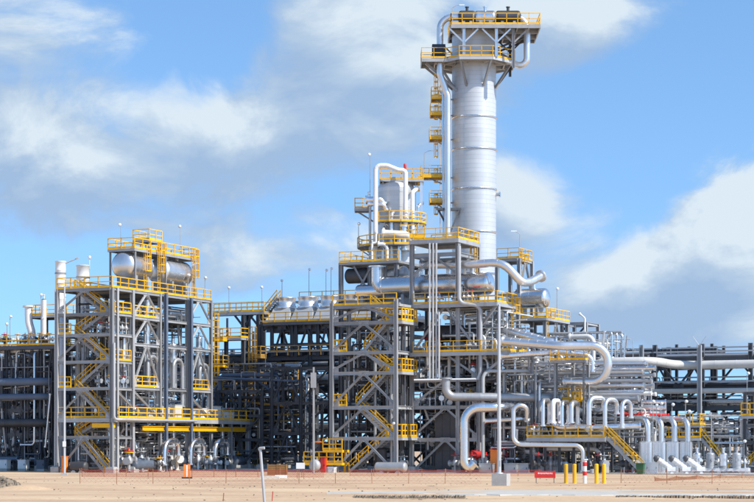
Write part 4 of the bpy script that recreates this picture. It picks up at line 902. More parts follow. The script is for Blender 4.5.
# ================================================================== SMALL WHITE VESSEL WITH ITS PIPE LOOPS
def stripper():
    Y = 205; s = F/Y; c = G(396, Y); zb, zt = 14.0, W(0, 189, Y).z; r = 18.3/s
    t = thing('pressure_vessel', 'white cylindrical vessel with dished top ringed by platforms', 'vessel', (c.x, c.y, 0))
    sh = MB().lathe([(r, zb), (r, zt)], 40); z = zb+1.5
    while z < zt: sh.lathe([(r*1.012, z-.04), (r*1.012, z+.04)], 40); z += 1.6
    sh.build('shell', 'tower_clad', t)
    MB().lathe([(r*math.cos(R(a)), zt+.55*r*math.sin(R(a))) for a in range(0, 91, 10)], 40).build('head', 'tower_clad', t)
    MB().lathe([(r*.97, 0), (r*.97, zb)], 24).build('skirt', 'steel', t)
    # top platform
    z = W(0, 181, Y).z; x0, x1 = (380-396)/s, (423-396)/s
    deck(t, x0, x1, -1.6, 1.6, z); railing(t, [(x0, 1.6, z), (x0, -1.6, z), (x1, -1.6, z), (x1, 1.6, z), (x0, 1.6, z)], gap=1.2)
    for x, y in ((x0+.3, -1.4), (x0+.3, 1.4), (1.2, -1.4), (1.2, 1.4)): member('bracket', (x*.8, y*.5, zt-.3), (x, y, z-.25), .14, .14, 'steel', t)
    xp = (421-396)/s; member('platform_leg', (xp, -1.2, W(0, 240, Y).z), (xp, -1.2, z-.2), .3, .3, 'alu_bright', t, kind='box')
    caged_ladder(t, (415.5-396)/s, -.8, W(0, 212, Y).z, z, dirn=(1, 0)); 
    # ring platforms
    def ring(z, a0, a1, ro, nm='ring_platform'):
        b = MB(); k = 14; A = [R(a0+(a1-a0)*i/k) for i in range(k+1)]
        vs = []
        for a in A:
            for rr in (r+.05, ro):
                for dz in (-.08, 0): vs.append((rr*math.cos(a), rr*math.sin(a), z+dz))
        fs = []
        for i in range(k):
            o = i*4; fs += [(o+1, o+3, o+7, o+5), (o, o+4, o+6, o+2), (o+2, o+6, o+7, o+3)]
        fs += [(0, 2, 3, 1), (k*4, k*4+1, k*4+3, k*4+2)]
        b.add(vs, fs); p = b.build(nm, 'grating', t)
        railing(p, [(ro*math.cos(a), ro*math.sin(a), z) for a in A[::2]], gap=1.2)
        br = MB()
        for a in A[1::3]: br.bar((r*math.cos(a), r*math.sin(a), z-1.4), (ro*.95*math.cos(a), ro*.95*math.sin(a), z-.1), .12)
        br.build('bracket', 'steel', p)
    ring(W(0, 248, Y).z, 130, 290, r+2.2); ring(W(0, 224.5, Y).z, 235, 390, r+1.3)
    z = W(0, 210, Y).z; deck(t, (355-396)/s, (371-396)/s, -1.4, .4, z); railing(t, [((371-396)/s, -1.4, z), ((355-396)/s, -1.4, z), ((355-396)/s, .4, z)], gap=1.0); 
    member('bracket', (-r, -.5, z-1.6), ((357-396)/s, -.5, z-.2), .16, .16, 'steel', t); member('bracket', (-r, -.5, z-.15), ((371-396)/s-.3, -.5, z-.15), .16, .16, 'steel', t)
    # loops
    y0 = Y-2.6
    pipe('white overhead pipe looping over the top of the small vessel', [W(375.5, 262, y0), W(375.5, 165.5, y0), W(387, 165.5, y0), W(398, 170, y0), W(405.5, 170.5, y0), W(405.5, 226, y0)], 2.4*y0/F, 'white_paint', seam=2.0, k=16, bend=1.1)
    pipe('grey elbowed branch pipe on the left flank of the small vessel', [W(366, 200, y0+.4), W(380, 199, y0+.4), W(384, 204, y0+.6)], .32, 'alu', k=14, bend=.5)
    pipe('second elbowed branch lower on the left flank of the small vessel', [W(368, 204, y0+.2), W(384, 204.5, y0+.2), W(386, 210, y0+.4)], .24, 'alu', k=14, bend=.4)
    pipe('fat beige elbow pipe wrapping under the ring platform', [W(383, 233.5, y0-.6), W(398, 234.5, y0-.8), W(410, 235, y0-.2), W(410, 250, y0)], .42, 'cream_pipe', k=16, bend=.9)
    pipe('slim white pipe with yellow flange rising on the vessel deck', [W(372, 262, y0-1), W(372, 243, y0-1), W(376, 243, y0-1), W(376, 232, y0-1)], .13, 'white_paint', k=12)
    pipe('bent white pipe standing on the vessel deck', [W(378, 244, y0-1.2), W(387, 244.5, y0-1.2), W(387, 262, y0-1.2)], .2, 'white_paint', k=14, bend=.7)
    b = MB(); b.lathe([(.05, 0), (.1, .1), (.15, .2), (.16, .5), (.13, .68), (.04, .72)], 14); o = b.build('warning_beacon', 'red'); o.location = W(405, 170.2, y0+.2); tag(o, 'small red beacon on top of the looping pipe', 'beacon')
    pipe('white vertical vessel pipe right of the small vessel', [W(404, 250, y0-.4), W(404, 226, y0-.4)], .3, 'alu_bright', k=14)
    for i, (px, a, b_, dy, rr, mm) in enumerate(((383, 262, 229, -2.9, .16, 'alu'), (391.5, 262, 214, -2.7, .2, 'alu_bright'), (412.5, 250, 192, -2.2, .22, 'white_paint'), (418, 246, 206, -1.8, .16, 'alu'), (370, 262, 206, -2.4, .14, 'pipe_grey'), (399, 262, 238, -3.2, .24, 'alu'))):
        pipe('%s slim riser clustered round the small white vessel' % ['first', 'second', 'third', 'fourth', 'fifth', 'sixth'][i], [W(px, a, Y+dy), W(px, b_, Y+dy), W(px+4, b_-3, Y+dy+1.2)], rr, mm, group='risers round the small vessel', seam=1.3, bend=.4)
    z = W(0, 238.5, Y).z; deck(t, (400-396)/s, (424-396)/s, -3.2, -1.9, z, edge='yellow'); railing(t, [((400-396)/s, -3.2, z), ((424-396)/s, -3.2, z), ((424-396)/s, -1.9, z)], gap=1.0)
    for x in (.6, 2.6): member('bracket', (x*.5, -1.5, z-1.5), (x, -3.0, z-.2), .12, .12, 'steel', t)
    floodlight('hooked floodlight on the left vessel platform', Vector((W(368, 210, Y).x, Y-1, W(0, 210, Y).z)), 1.5)
    floodlight('hooked floodlight on the ring platform of the small vessel', W(358.5, 247, Y-1.5), 2.3)
    floodlight('slim mast beside the looping pipe', W(370, 240, Y-1), 9.0)
stripper()

# ================================================================== THE BIG COLUMN
def tower():
    Y = 217.0; s = F/Y; cx = 474; c = G(cx, Y); r = 22/s
    Zt = lambda py, y=Y: CH+(HZ-py)/F*y
    t = thing('absorber_column', 'huge silver clad column towering over the plant with platforms at its top', 'column', (c.x, c.y, .09))
    top = Zt(34); 
    b = MB(); b.lathe([(r, 2.5), (r, top)], 64); z = 3.0
    while z < top-.5: b.lathe([(r*1.0035, z), (r*1.0035, z+.04)], 64); z += .5
    b.build('shell', 'tower_clad', t)
    MB().lathe([(r*1.02, 0), (r*1.02, 2.5)], 40).build('skirt', 'concrete', t)
    MB().lathe([(r*math.cos(R(a)), top+.5*r*math.sin(R(a))) for a in range(0, 91, 10)], 48).build('head', 'tower_clad', t)
    for py in (119.5, 151.5, 191, 234, 275, 330): MB().lathe([(r*1.0, Zt(py)-.1), (r*1.045, Zt(py)-.07), (r*1.045, Zt(py)+.07), (r, Zt(py)+.1)], 64).build('stiffening_ring', 'alu', t)
    for a, py, rr in ((-12, 196, .22), (-8, 262, .3)):
        q = Vector((math.cos(R(a)), math.sin(R(a)), 0)); b = MB(); zc = Vector((0, 0, Zt(py))); b.sweep([q*r*.95+zc, q*(r+.4)+zc], [rr]*2, 14); b.sweep([q*(r+.4)+zc, q*(r+.52)+zc], [rr*1.4]*2, 14); b.build('nozzle', 'alu', t)
    # upper rectangular platform
    x0, x1 = (449-cx)/s*.98, (538-cx)/s*.98; z = Zt(25, Y-4.5); y0, y1 = -4.5, 3.6
    p = MB(); p.box(((x0+x1)/2, (y0+y1)/2, z-.05), (x1-x0, y1-y0, .08)); dk = p.build('deck_grating', 'grating', t)
    e = MB()
    for a, b_ in (((x0, y0), (x1, y0)), ((x1, y0), (x1, y1)), ((x1, y1), (x0, y1)), ((x0, y1), (x0, y0))): e.bar((*a, z-.22), (*b_, z-.22), .12, .4)
    for i in range(1, 8): xx = x0+(x1-x0)*i/8; e.bar((xx, y0, z-.25), (xx, y1, z-.25), .14, .3)
    for yy in (-2, 1): e.bar((x0, yy, z-.3), (x1, yy, z-.3), .16, .4)
    e.build('edge_channel', 'steel', dk)
    railing(t, [(x0, y0, z), (x1, y0, z), (x1, y1, z), (x0, y1, z), (x0, y0, z)], gap=1.3, h=1.25, t=.075)
    zl = Zt(65)
    for px, yy, m in ((462, y0+.2, 'alu_bright'), (494.5, y0+.2, 'alu_bright'), (511.5, 1.2, 'steel_dark'), (511.5, y0+.5, 'steel'), (455, 3.2, 'steel')):
        x = (px-cx)/s*.98; member('platform_leg', (x, yy, zl-(1.2 if px > 500 else 0)), (x, yy, z-.4), .3, .3, m, t)
        for dx in (-1.6, 1.6): member('knee_brace', (x, yy, z-2.0), (x+dx, yy, z-.45), .16, .16, m, t)
    for yy in (-1, 1.5): member('knee_brace', (r*.9, yy, zl+1.5), (x1-.8, yy, z-.45), .2, .2, 'steel_dark', t)
    # octagonal lower platform
    ro = 4.9; A = [R(22.5+45*i) for i in range(9)]
    def octa(z):
        b = MB(); vs = []
        for a in A[:-1]:
            for rr in (r+.03, ro):
                for dz in (-.1, 0): vs.append((rr*math.cos(a), rr*math.sin(a), z+dz))
        k = 8; fs = []
        for i in range(k):
            o, q = i*4, ((i+1) % k)*4; fs += [(o+1, o+3, q+3, q+1), (o, q, q+2, o+2), (o+2, q+2, q+3, o+3)]
        b.add(vs, fs); d = b.build('ring_platform', 'grating', t)
        e = MB()
        for a, c_ in zip(A, A[1:]):
            e.bar((ro*math.cos(a), ro*math.sin(a), z-.18), (ro*math.cos(c_), ro*math.sin(c_), z-.18), .12, .32)
            e.bar((r*math.cos(a), r*math.sin(a), z-.2), (ro*math.cos(a), ro*math.sin(a), z-.2), .2, .3)
            e.bar((ro*.75*math.cos(a), ro*.75*math.sin(a), z-.2), (ro*.75*math.cos(c_), ro*.75*math.sin(c_), z-.2), .14, .25)
        e.build('edge_channel', 'steel_light', d)
        railing(d, [(ro*math.cos(a), ro*math.sin(a), z) for a in A], gap=1.3, h=1.2, t=.075)
        for a in A[:-1]: member('bracket', (r*1.0*math.cos(a), r*math.sin(a), z-2.9), (ro*.9*math.cos(a), ro*.9*math.sin(a), z-.3), .22, .22, 'steel', t)
    octa(zl)
    # side extension to the left with a dark drum shaped box
    xl = (421-cx)/s; deck(t, xl, -r*.9, -3.4, .5, zl-.02, ed=.35); railing(t, [(-r-.8, -3.4, zl), (xl, -3.4, zl), (xl, .5, zl), (-r, .5, zl)], gap=1.2, h=1.2, t=.07)
    member('bracket', (-r*.8, -1.5, zl-3.3), (xl+.5, -2, zl-.3), .26, .26, 'steel', t); member('bracket', (-r*.8, -.2, zl-3.3), (xl+.5, .2, zl-.3), .26, .26, 'steel', t)
    b = MB(); b.box(((438-cx)/s, -2.3, zl+.85), (1.5, 1.2, 1.7)); b.build('valve_cover', 'teal_dark', t)
    # ladder with rest platforms
    xk = (440-cx)/s
    lad = [(235, 203), (203, 178), (178, 140), (140, 116), (116, 80)]
    for a, b_ in lad: caged_ladder(t, xk, -.7, Zt(a), Zt(b_), dirn=(-1, 0), r=.4)
    for py, w in ((203, 1.9), (178, 2.9), (140, 1.9), (116, 1.8), (100, 1.7)):
        z = Zt(py); xr = (446-cx)/s; deck(t, xr-w, xr, -1.7, .6, z, edge='yellow'); railing(t, [(xr, -1.7, z), (xr-w, -1.7, z), (xr-w, .6, z), (xr, .6, z)], gap=.9, t=.06)
        member('bracket', (xr+.5, -.9, z-1.3), (xr-w*.7, -.9, z-.2), .14, .14, 'steel', t); member('bracket', (xr-.2, -.6, z-.15), (-r+.3, -.6, z-.15), .16, .16, 'steel', t)
    # overhead line and downcomer
    yp = Y-2.4
    pipe('silver overhead pipe looping across the top of the big column', [W(447.5, 236, yp), W(447.5, 96, yp), W(440, 74, yp), W(440, 17.2, yp), W(527, 17.2, yp), W(527, 62, yp), W(519.5, 66.5, yp), W(497, 54, yp+1)], 3.3*yp/F, 'alu_bright', seam=1.6, k=18, bend=1.35, name='overhead_pipe')
    for px0, px1, mm, lab in ((461, 473, 'pipe_dark', 'dark round insulated drum on the top column platform'), (477, 493, 'alu', 'silver drum on the top column platform between the dark drums'), (498, 518, 'pipe_dark', 'longer dark drum on the top column platform')):
        drum(lab, W(px0, 17.2, yp), W(px1, 17.2, yp), .74, mm, saddle=.2, nozzles=((.5, .16, .35),))
    pipe('bundle pipe arching down behind the downcomer of the big column', [W(443, 92, yp+.8), W(444, 240, yp+.8)], .2, 'alu', k=10)
    t2 = thing('pipe_bracket', 'dark bracket frame holding the downcomer beside the big column', 'bracket', W(447, 209, yp), 0)
    b = MB(); b.bar((-1.2, 0, 0), (1.6, 0, 0), .25); b.bar((-1.0, .8, 0), (1.6, .8, 0), .25); b.bar((1.4, .6, .0), (.4, .6, -2.6), .2); b.bar((-1, .4, 0), (.2, .5, -2.2), .2); b.build('frame', 'steel_dark', t2)
    floodlight('arm floodlight on a ladder platform of the big column', Vector((W(424, 178, Y).x, Y-1.5, Zt(178))), 2.6, arm=.8, ang=0)
    floodlight('thin mast on the corner of the top column platform', Vector((W(451, 20, Y).x, Y-4.2, Zt(25, Y-4.5))), 2.0, arm=.8, ang=0)
tower()

# ================================================================== RIGHT REAR STRUCTURES
def right_rear():
    f = Fr(519, 203); uA = f.U(497); vB = f.V(532); z = f.Z(258)
    t = thing('process_structure', 'grey tower frame with yellow top railing right of the big column', 'structure', f.o, -A0)
    grid(t, [uA, 0], [0, vB], [5, 10, 15, 19, z], cw=.36); deck(t, uA, 0, 0, vB, z, edge='steel'); railing(t, [(uA, 0, z), (0, 0, z), (0, vB, z), (uA, vB, z)], gap=1.1, t=.065)
    caged_ladder(t, .05, .5, f.Z(282), z, dirn=(1, 0), r=.5); braceA(t, (0, 0), (0, vB), 19, z)
    floodlight('arm floodlight on the tower frame right of the big column', f.w(0, .3, z), 2.6, arm=-.9, ang=0)
    f2 = Fr(545, 201); uA = f2.U(512); vB = f2.V(567); z = f2.Z(318)
    t = thing('process_structure', 'grey frame with railed deck under the bright drum end', 'structure', f2.o, -A0)
    grid(t, [uA, 0], [0, vB], [5, 10, 13.5, z], cw=.36); deck(t, uA, .3, -.4, vB, z, edge='steel'); railing(t, [(uA, -.4, z), (.3, -.4, z), (.3, vB, z)], gap=1.3, t=.065)
    braceA(t, (0, 0), (0, vB), 10, z-.3); caged_ladder(t, .2, .3, f2.Z(337), z, dirn=(1, 0), r=.55)
    zc = f2.Z(298, -.4, 1.5); r = 10*202/F
    drum('silver drum with a bright domed end on the right rear deck', f2.w(uA, 1.6, zc), f2.w(-.6, 1.6, zc), r, 'alu', saddle=zc-r-z, nozzles=((.6, .2, .5),))
    zc2 = zc-2.2
    f3 = Fr(584, 208); u1 = f3.U(562); u2 = f3.U(586); vB = f3.V(598, u2); z = f3.Z(322)
    t = thing('support_structure', 'open grey portal frame standing against the sky right of the drum deck', 'structure', f3.o, -A0)
    grid(t, [u1, u2], [0, vB], [6, 10, 13, z], cw=.36)
    for v in (0,): brace1(t, (u1, v, 13), (u2, v, z-.4), 'steel_dark'); brace1(t, (u2, v, 13), (u1, v, z-.4), 'steel_dark')
    pipe('white vent pipe bent over the open portal frame', [f3.w(u2, -.4, 9), f3.w(u2, -.4, z+.4), f3.w(u2-.6, -.4, z+.9)], .1, 'white_paint')
    floodlight('white floodlight on a pole above the right rear deck', f2.w(.3, f2.V(557, .3), f2.Z(315)), 2.8)
    clutter(f2, (uA, 8, 0, 8, 3, 15), 55, 'pipe below the right rear deck', 'silver pipes below the right rear deck', (.08, .26), ('alu', 'pipe_grey', 'alu_bright', 'cream_pipe'))
    # open light grey pipe supports between main structure and right rack
    for i, (px, Y, y0) in enumerate(((532, 190, 345), (556, 189, 352), (573, 189, 350), (588, 188, 362), (620, 190, 366), (640, 189, 374))):
        f4 = Fr(px, Y); t = thing('pipe_support', '%s light grey goalpost pipe support from the main structure' % ['first', 'second', 'third', 'fourth', 'fifth', 'sixth'][i], 'pipe support', f4.o, -A0, 'goalpost pipe supports before the rack')
        zt = f4.Z(y0); lv = [zt-1.5*k for k in range(5)]
        for v in (0, 3.4): member('column', (0, v, 0), (0, v, zt), .3, .3, 'steel', t); footing(t, 0, v, .5, .8)
        for z in lv: member('cross_arm', (0, -.5, z-.15), (0, 4.2, z-.15), .2, .26, 'steel_light', t)
    f4 = Fr(588, 189)
    for k, (py, rr, mm) in enumerate(((364, .14, 'alu_bright'), (369, .2, 'alu'), (376, .16, 'pipe_grey'), (386, .22, 'alu_bright'), (391, .16, 'alu'), (398, .25, 'pipe_grey'), (372, .18, 'cream_pipe'), (381, .2, 'pipe_grey'), (394, .14, 'white_paint'))):
        for v in (.4, 1.9):
            z = f4.Z(py, 0, v)+random.uniform(-.1, .1); pipe('straight %s pipe %s in the goalpost supports, %s row' % (ADJ[mm], ['at the very top', 'near the top', 'in the upper middle', 'in the lower middle', 'low', 'at the very bottom', 'below the top', 'at mid height', 'near the bottom'][k], 'front' if v < 1 else 'rear'), [f4.w(f4.U(528+random.uniform(-6, 6), v), v, z), f4.w(f4.U(646+random.uniform(-10, 10), v), v, z)], rr, mm, group='pipes on the goalpost supports', seam=1.5, k=12)
    t = thing('access_platform', 'short yellow railed platform on the goalpost supports', 'platform', W(575, 472.5, 187), -A0)
    z = W(0, 361, 187).z; deck(t, -2.6, .9, 0, 1.2, z); railing(t, [(-2.6, 0, z), (.9, 0, z), (.9, 1.2, z)], gap=1.0, t=.065)
    for u in (-2.3, .7): member('post', (u, .6, 0), (u, .6, z-.2), .18, .18, 'steel', t)
right_rear()

# ================================================================== RIGHT MANIFOLD
ORD = ['first', 'second', 'third', 'fourth', 'fifth', 'sixth', 'seventh', 'eighth', 'ninth', 'tenth', 'eleventh', 'twelfth']
def manifold():
    q = Fr(605, 184); uA = q.U(527); z = q.Z(437)
    t = thing('access_platform', 'long yellow railed platform with a stair to the ground below the white loops', 'platform', q.o, -A0)
    deck(t, uA, 0, 0, 3.4, z, edge='steel', ed=.45); railing(t, [(uA, 3.2, z), (uA, 0, z), (-.1, 0, z)], gap=1.25, t=.08); railing(t, [(uA, 3.4, z), (0, 3.4, z)], gap=1.4)
    for i in range(6):
        u = uA+.3-(uA+.6)*i/5
        for v in (.3, 3.1): member('column', (u, v, 0), (u, v, z-.45), .22, .22, 'steel_dark', t)
    for i in range(5):
        b = MB(); b.box((uA+1+(-uA-2)*i/4, 1.8, .5), (1.2, 1.4, 1.0)); b.build('plinth', 'concrete', t)
    stair(t, (q.U(642), .2, .05), (0, .2, z), w=1.0)
    # inverted U loops on the platform
    for i, px in enumerate((543, 553, 562, 571.5)):
        Y = 185.6; m = ['alu_bright', 'white_paint', 'alu'][i % 3]
        pipe('%s white inverted U pipe from the left above the long yellow platform' % ORD[i], [W(px, 426-3*(i % 2), Y), W(px, 400+i*.9, Y), W(px+6, 400+i*.9, Y+2.4), W(px+6, 424, Y+2.4)], (.17 + .03*(i % 2))*1.15, m, group='inverted U pipes above the yellow platform', seam=1.1, k=14, bend=.55)
    for i, px in enumerate((589, 605, 622)):
        Y = 185.2; pipe('%s tall white gooseneck between the platform and the enclosures' % ORD[i], [W(px, 428, Y), W(px, 398+i*1.5, Y), W(px+15-3*i, 398+i*1.5, Y+1), W(px+15-3*i, 410+4*i, Y+1)], .26-.03*i, 'alu_bright', group='tall white goosenecks', seam=1.1, k=14, bend=.7)
    for i, (x0, x1, y) in enumerate(((545, 566, 414), (566, 588, 412), (556, 580, 421))): drum('%s dark insulated shell behind the inverted U pipes' % ['left', 'right', 'lower'][i] if False else '%s dark insulated shell behind the inverted U pipes' % ['long', 'raised', 'lower'][i], W(x0, y, 188.6), W(x1, y, 188.6), .62-.08*i, 'pump_blue', saddle=.4)
    for i in range(11):
        px = 531+i*10.2+random.uniform(-2, 2); Y = 190.5+random.uniform(-.6, .6); yt = 388+random.uniform(-2, 7); w_ = random.choice([5, 7, 9])
        pipe('slim silver pipe hoop in the row behind the inverted U pipes', [W(px, 424, Y), W(px, yt, Y), W(px+w_, yt, Y+.8), W(px+w_, 416+random.uniform(-8, 6), Y+.8)], random.choice([.12, .16, .2]), random.choice(['alu', 'alu_bright', 'white_paint']), group='hoops behind the inverted U pipes', seam=1.0, k=12, bend=.5)
    for i in range(9):
        px = 607+i*9.5; Y = 189.5; pipe('short silver pipe bend stepping down behind the enclosures', [W(px-8, 423+i*.8, Y+1.5), W(px, 423+i*.8, Y), W(px, 447, Y)], .17, ['alu', 'alu_bright', 'cream_pipe'][i % 3], group='stepped bends behind the enclosures', seam=.9, k=12, bend=.6)
    ty = thing('access_platform', 'small yellow railed perch above the inverted U pipes', 'platform', W(566, 473, 189.6), -A0); ty.location.z = 0
    zq = W(0, 399, 189).z; deck(ty, -1.2, 1.6, 0, 1.2, zq, edge='yellow'); railing(ty, [(-1.2, 0, zq), (1.6, 0, zq), (1.6, 1.2, zq)], gap=.8, t=.09); caged_ladder(ty, 1.2, -.1, zq-3, zq, r=.4)
    for u in (-1.0, 1.4): member('post', (u, .6, 0), (u, .6, zq-.2), .16, .16, 'steel', ty)
    pipe('thick silver header with a bend on the long yellow platform', [W(553, 422, 187), W(558, 427.5, 186.5), W(600, 427.5, 186), W(640, 426, 186)], .34, 'alu', k=18, seam=1, bend=.8)
    for i, (y, r, m) in enumerate(((403, .2, 'alu'), (409, .28, 'alu_bright'), (414, .22, 'cream_pipe'), (420, .26, 'alu_bright'), (432, .2, 'pipe_grey'), (436, .25, 'alu'))):
        pipe('horizontal header pipe %s from the top behind the white loops' % ORD[i], [W(536, y-1, 192), W(666, y-1, 189.5)], r, m, group='header pipes behind the white loops', seam=1.3, k=14)
    for i, (x0, x1) in enumerate(((616, 642), (644, 669))):
        pipe('%s bright red pipe section above the white goosenecks' % ('left' if i == 0 else 'following') if False else ('bright red fire pipe beside the platform stair' if i == 0 else 'bright red fire pipe above the silver enclosures'), [W(x0, 413.5+i, 189), W(x1, 415+i, 188.5)], .17, 'red', cat='pipe', k=12)
    # silver insulated enclosures with gooseneck inlets
    for i, (px, w) in enumerate(((646, 12.8), (659.3, 12.8), (672.6, 12.8), (685.8, 12.6))):
        Y = 186.5+i*.35; s = thing('insulated_enclosure', '%s silver clad upright enclosure counted from the green bin' % ORD[i], 'enclosure', W(px, 473, Y), -A0*.5, 'silver clad enclosures in a row')
        s.location.z = 0; hw = w/2*Y/F; h = W(0, 442.5, Y).z; dp = 1.0
        b = MB(); c = .18
        out = [(-hw, -dp+c), (-hw+c, -dp), (hw-c, -dp), (hw, -dp+c), (hw, dp-c), (hw-c, dp), (-hw+c, dp), (-hw, dp-c)]; k = 8
        vs = [(x, y, zz) for zz in (.1, h) for x, y in out]+[(x*.8, y*.8, h+.12) for x, y in out]
        b.add(vs, [(j, (j+1) % k, k+(j+1) % k, k+j) for j in range(k)]+[(k+j, k+(j+1) % k, 2*k+(j+1) % k, 2*k+j) for j in range(k)]+[tuple(2*k+j for j in range(k))]); b.build('casing', 'alu_bright', s)
        b = MB()
        for x in (-hw*.45, hw*.1, hw*.55): b.box((x, -dp-.01, h/2+.05), (.05, .05, h-.3))
        b.box((0, -dp-.005, h*.66), (2*hw-2*c, .04, .05)); b.build('seam_strips', 'alu', s)
        b = MB(); b.box((0, 0, .06), (2*hw+.2, 2*dp+.2, .12)); b.build('plinth', 'concrete', s)
        pipe('white gooseneck pipe dropping into the %s silver enclosure' % ORD[i], [W(px-24, 418.5, Y+3), W(px+2, 418.5+i*.3, Y), W(px+2, 443, Y)], .29, 'alu_bright', group='goosenecks of the silver enclosures', seam=1.0, k=16, bend=.9)
    cabinet('low silver clad box beside the green bin', W(649, 473, 184), (1.7, 1.2, 1.0), 'alu_bright', -A0*.5, legs=False)
    # white slanted pipes with dark ends
    for i, px in enumerate((658, 673, 687.5)):
        Y = 181.5; s = thing('slanted_pipe', '%s slanted white pipe with a dark round end before the silver enclosures' % ORD[i], 'pipe', W(px+12, 474, Y), 0, 'slanted white pipes with dark ends')
        s.location.z = 0; o = s.location
        b = MB(); a, c = W(px, 459.5, Y)-o, W(px+12.5, 468.5, Y)-o; b.sweep([a, c], [.26, .26], 16)
        for f_ in (.3, .62): g_ = a.lerp(c, f_); e_ = (c-a).normalized()*.05; b.sweep([g_-e_, g_+e_], [.32]*2, 16)
        b.build('barrel', 'white_paint', s)
        d = (a-c).normalized(); b = MB(); b.sweep([a-d*.02, a+d*.25], [.34, .34], 16); b.sweep([a+d*.25, a+d*.45], [.3, .18], 16); b.build('dark_end', 'steel_dark', s)
        b = MB(); b.box((c.x+.05, c.y, c.z-.05), (.8, .5, .4)); b.box((c.x+.1, c.y, (c.z-.25)/2), (.26, .35, max(.1, c.z-.25))); b.box((c.x+.1, c.y, .05), (.5, .5, .1)); b.build('foot', 'white_paint', s)
    # rear service platform
    q2 = Fr(700, 188); u0 = q2.U(628); z = q2.Z(438)
    t = thing('access_platform', 'yellow railed service platform behind the silver enclosures', 'platform', q2.o, -A0)
    deck(t, u0, 0, 0, 2.0, z); railing(t, [(u0, 0, z), (0, 0, z)], gap=1.0, t=.08); railing(t, [(u0, 2, z), (0, 2, z)], gap=1.0, t=.08)
    for i in range(5):
        for v in (.2, 1.8): u = u0+.2-(u0+.4)*i/4; member('post', (u, v, 0), (u, v, z-.2), .18, .18, 'steel', t)
    stair(t, (q2.U(728), .3, .05), (0, .3, z), w=1.0)
    deck(t, -2.2, 0, 0, 2.0, z+1.3); railing(t, [(-2.2, 0, z+1.3), (0, 0, z+1.3), (0, 2, z+1.3)], gap=.8, t=.08)
    for px, py in ((653, 400), (656.5, 404), (661, 402), (672, 403), (685.5, 400), (690, 410), (624, 406), (744, 440)):
        Y = 185.5; floodlight('tall white headed floodlight standing behind the silver enclosures', G(px, Y+random.uniform(0, 1)), W(0, py, Y).z-.3, 'floodlights around the silver enclosures')
    # metering skid
    sk = Fr(700, 183); t = thing('metering_skid', 'white based skid frame carrying grey upright filters', 'skid', sk.w(-.5, 0), -A0*.6)
    b = MB(); b.box((2.3, 0, .42), (5.6, .25, .28)); b.box((2.3, 1.6, .42), (5.6, .25, .28))
    for x in (-.3, 1, 2.3, 3.6, 4.9): b.box((x, .8, .42), (.22, 1.6, .22))
    b.build('base_frame', 'white_paint', t)
    for x in (-.3, 2.3, 4.9):
        for y in (0, 1.6): bb = MB(); bb.box((x, y, .14), (.35, .35, .28)); bb.build('foot', 'concrete', t)
    eu = Vector((math.cos(A0*.6), -math.sin(A0*.6), 0)); ev = Vector((math.sin(A0*.6), math.cos(A0*.6), 0)); o = t.location
    for i in range(4): vertical_vessel('%s grey upright filter from the enclosures on the metering skid' % ORD[i], o+eu*(.2+1.25*i)+ev*.2+Vector((0, 0, .56)), .42, 1.35, ['alu', 'pipe_grey'][i % 2], 'filter_vessel', 'vessel', 'filters on the metering skid', skirt=.25, k=16)
    for i in range(6): valve('small valve on the metering skid beside the filters', o+eu*(.4+.85*i)+ev*1.4+Vector((0, 0, .56)), 'valves on the metering skid', 'alu_bright', 'pipe_grey', .9, random.random()*3)
    for i in range(4): pipe('white riser pipe behind the metering skid', [W(712+i*8, 472, 190), W(712+i*8, 424+3*(i % 2), 190), W(719+i*8, 424+3*(i % 2), 191), W(719+i*8, 470, 191)], .15, 'white_paint', group='white risers behind the skid', bend=.5)
    # structure at the right edge
    e = Fr(745, 186); t = thing('access_tower', 'dark column tower at the right edge with a yellow railed landing and stair', 'stair tower', e.o, -A0)
    z = e.Z(416); grid(t, [0, 4], [0, 3], [3.2, z, 8], 8, m='steel_dark'); deck(t, -.3, 4, -.3, 3, z); railing(t, [(-.3, 3, z), (-.3, -.3, z), (4, -.3, z)], gap=.8, t=.09, h=1.25); deck(t, 1.5, 4, 0, 3, 3.2)
    stair(t, (-.4, .6, .05), (3.0, .6, 3.2), w=1.0)
    clutter(q, (uA, q.U(640), 4.5, 9, .4, 6.8), 40, 'small pipe in the manifold behind the long yellow platform', 'small pipes of the manifold', (.07, .2), ('alu', 'alu_bright', 'pipe_grey', 'cream_pipe', 'pipe_dark'), 22)
    clutter(q, (q.U(650), q.U(745), 8, 14, .4, 6), 30, 'small pipe below the right pipe rack', 'small pipes below the right rack', (.06, .16), ('alu', 'pipe_grey', 'cream_pipe', 'pipe_dark'), 16)
    for i in range(10): valve('hand wheel valve below the long yellow platform', q.w(random.uniform(uA, 3), random.uniform(-.4, 2.5), .02), 'valves below the yellow platform', random.choice(['pipe_grey', 'alu_bright', 'pipe_dark']), random.choice(['red', 'pipe_grey', 'yellow']), 1.5, random.random()*3)
    for i in range(12): valve('small valve on the long yellow platform', q.w(random.uniform(uA, -.5), random.uniform(.5, 2.8), q.Z(437)), 'valves on the long yellow platform', random.choice(['alu_bright', 'white_paint']), random.choice(['red', 'pipe_grey']), 1.1, random.random()*3)
manifold()

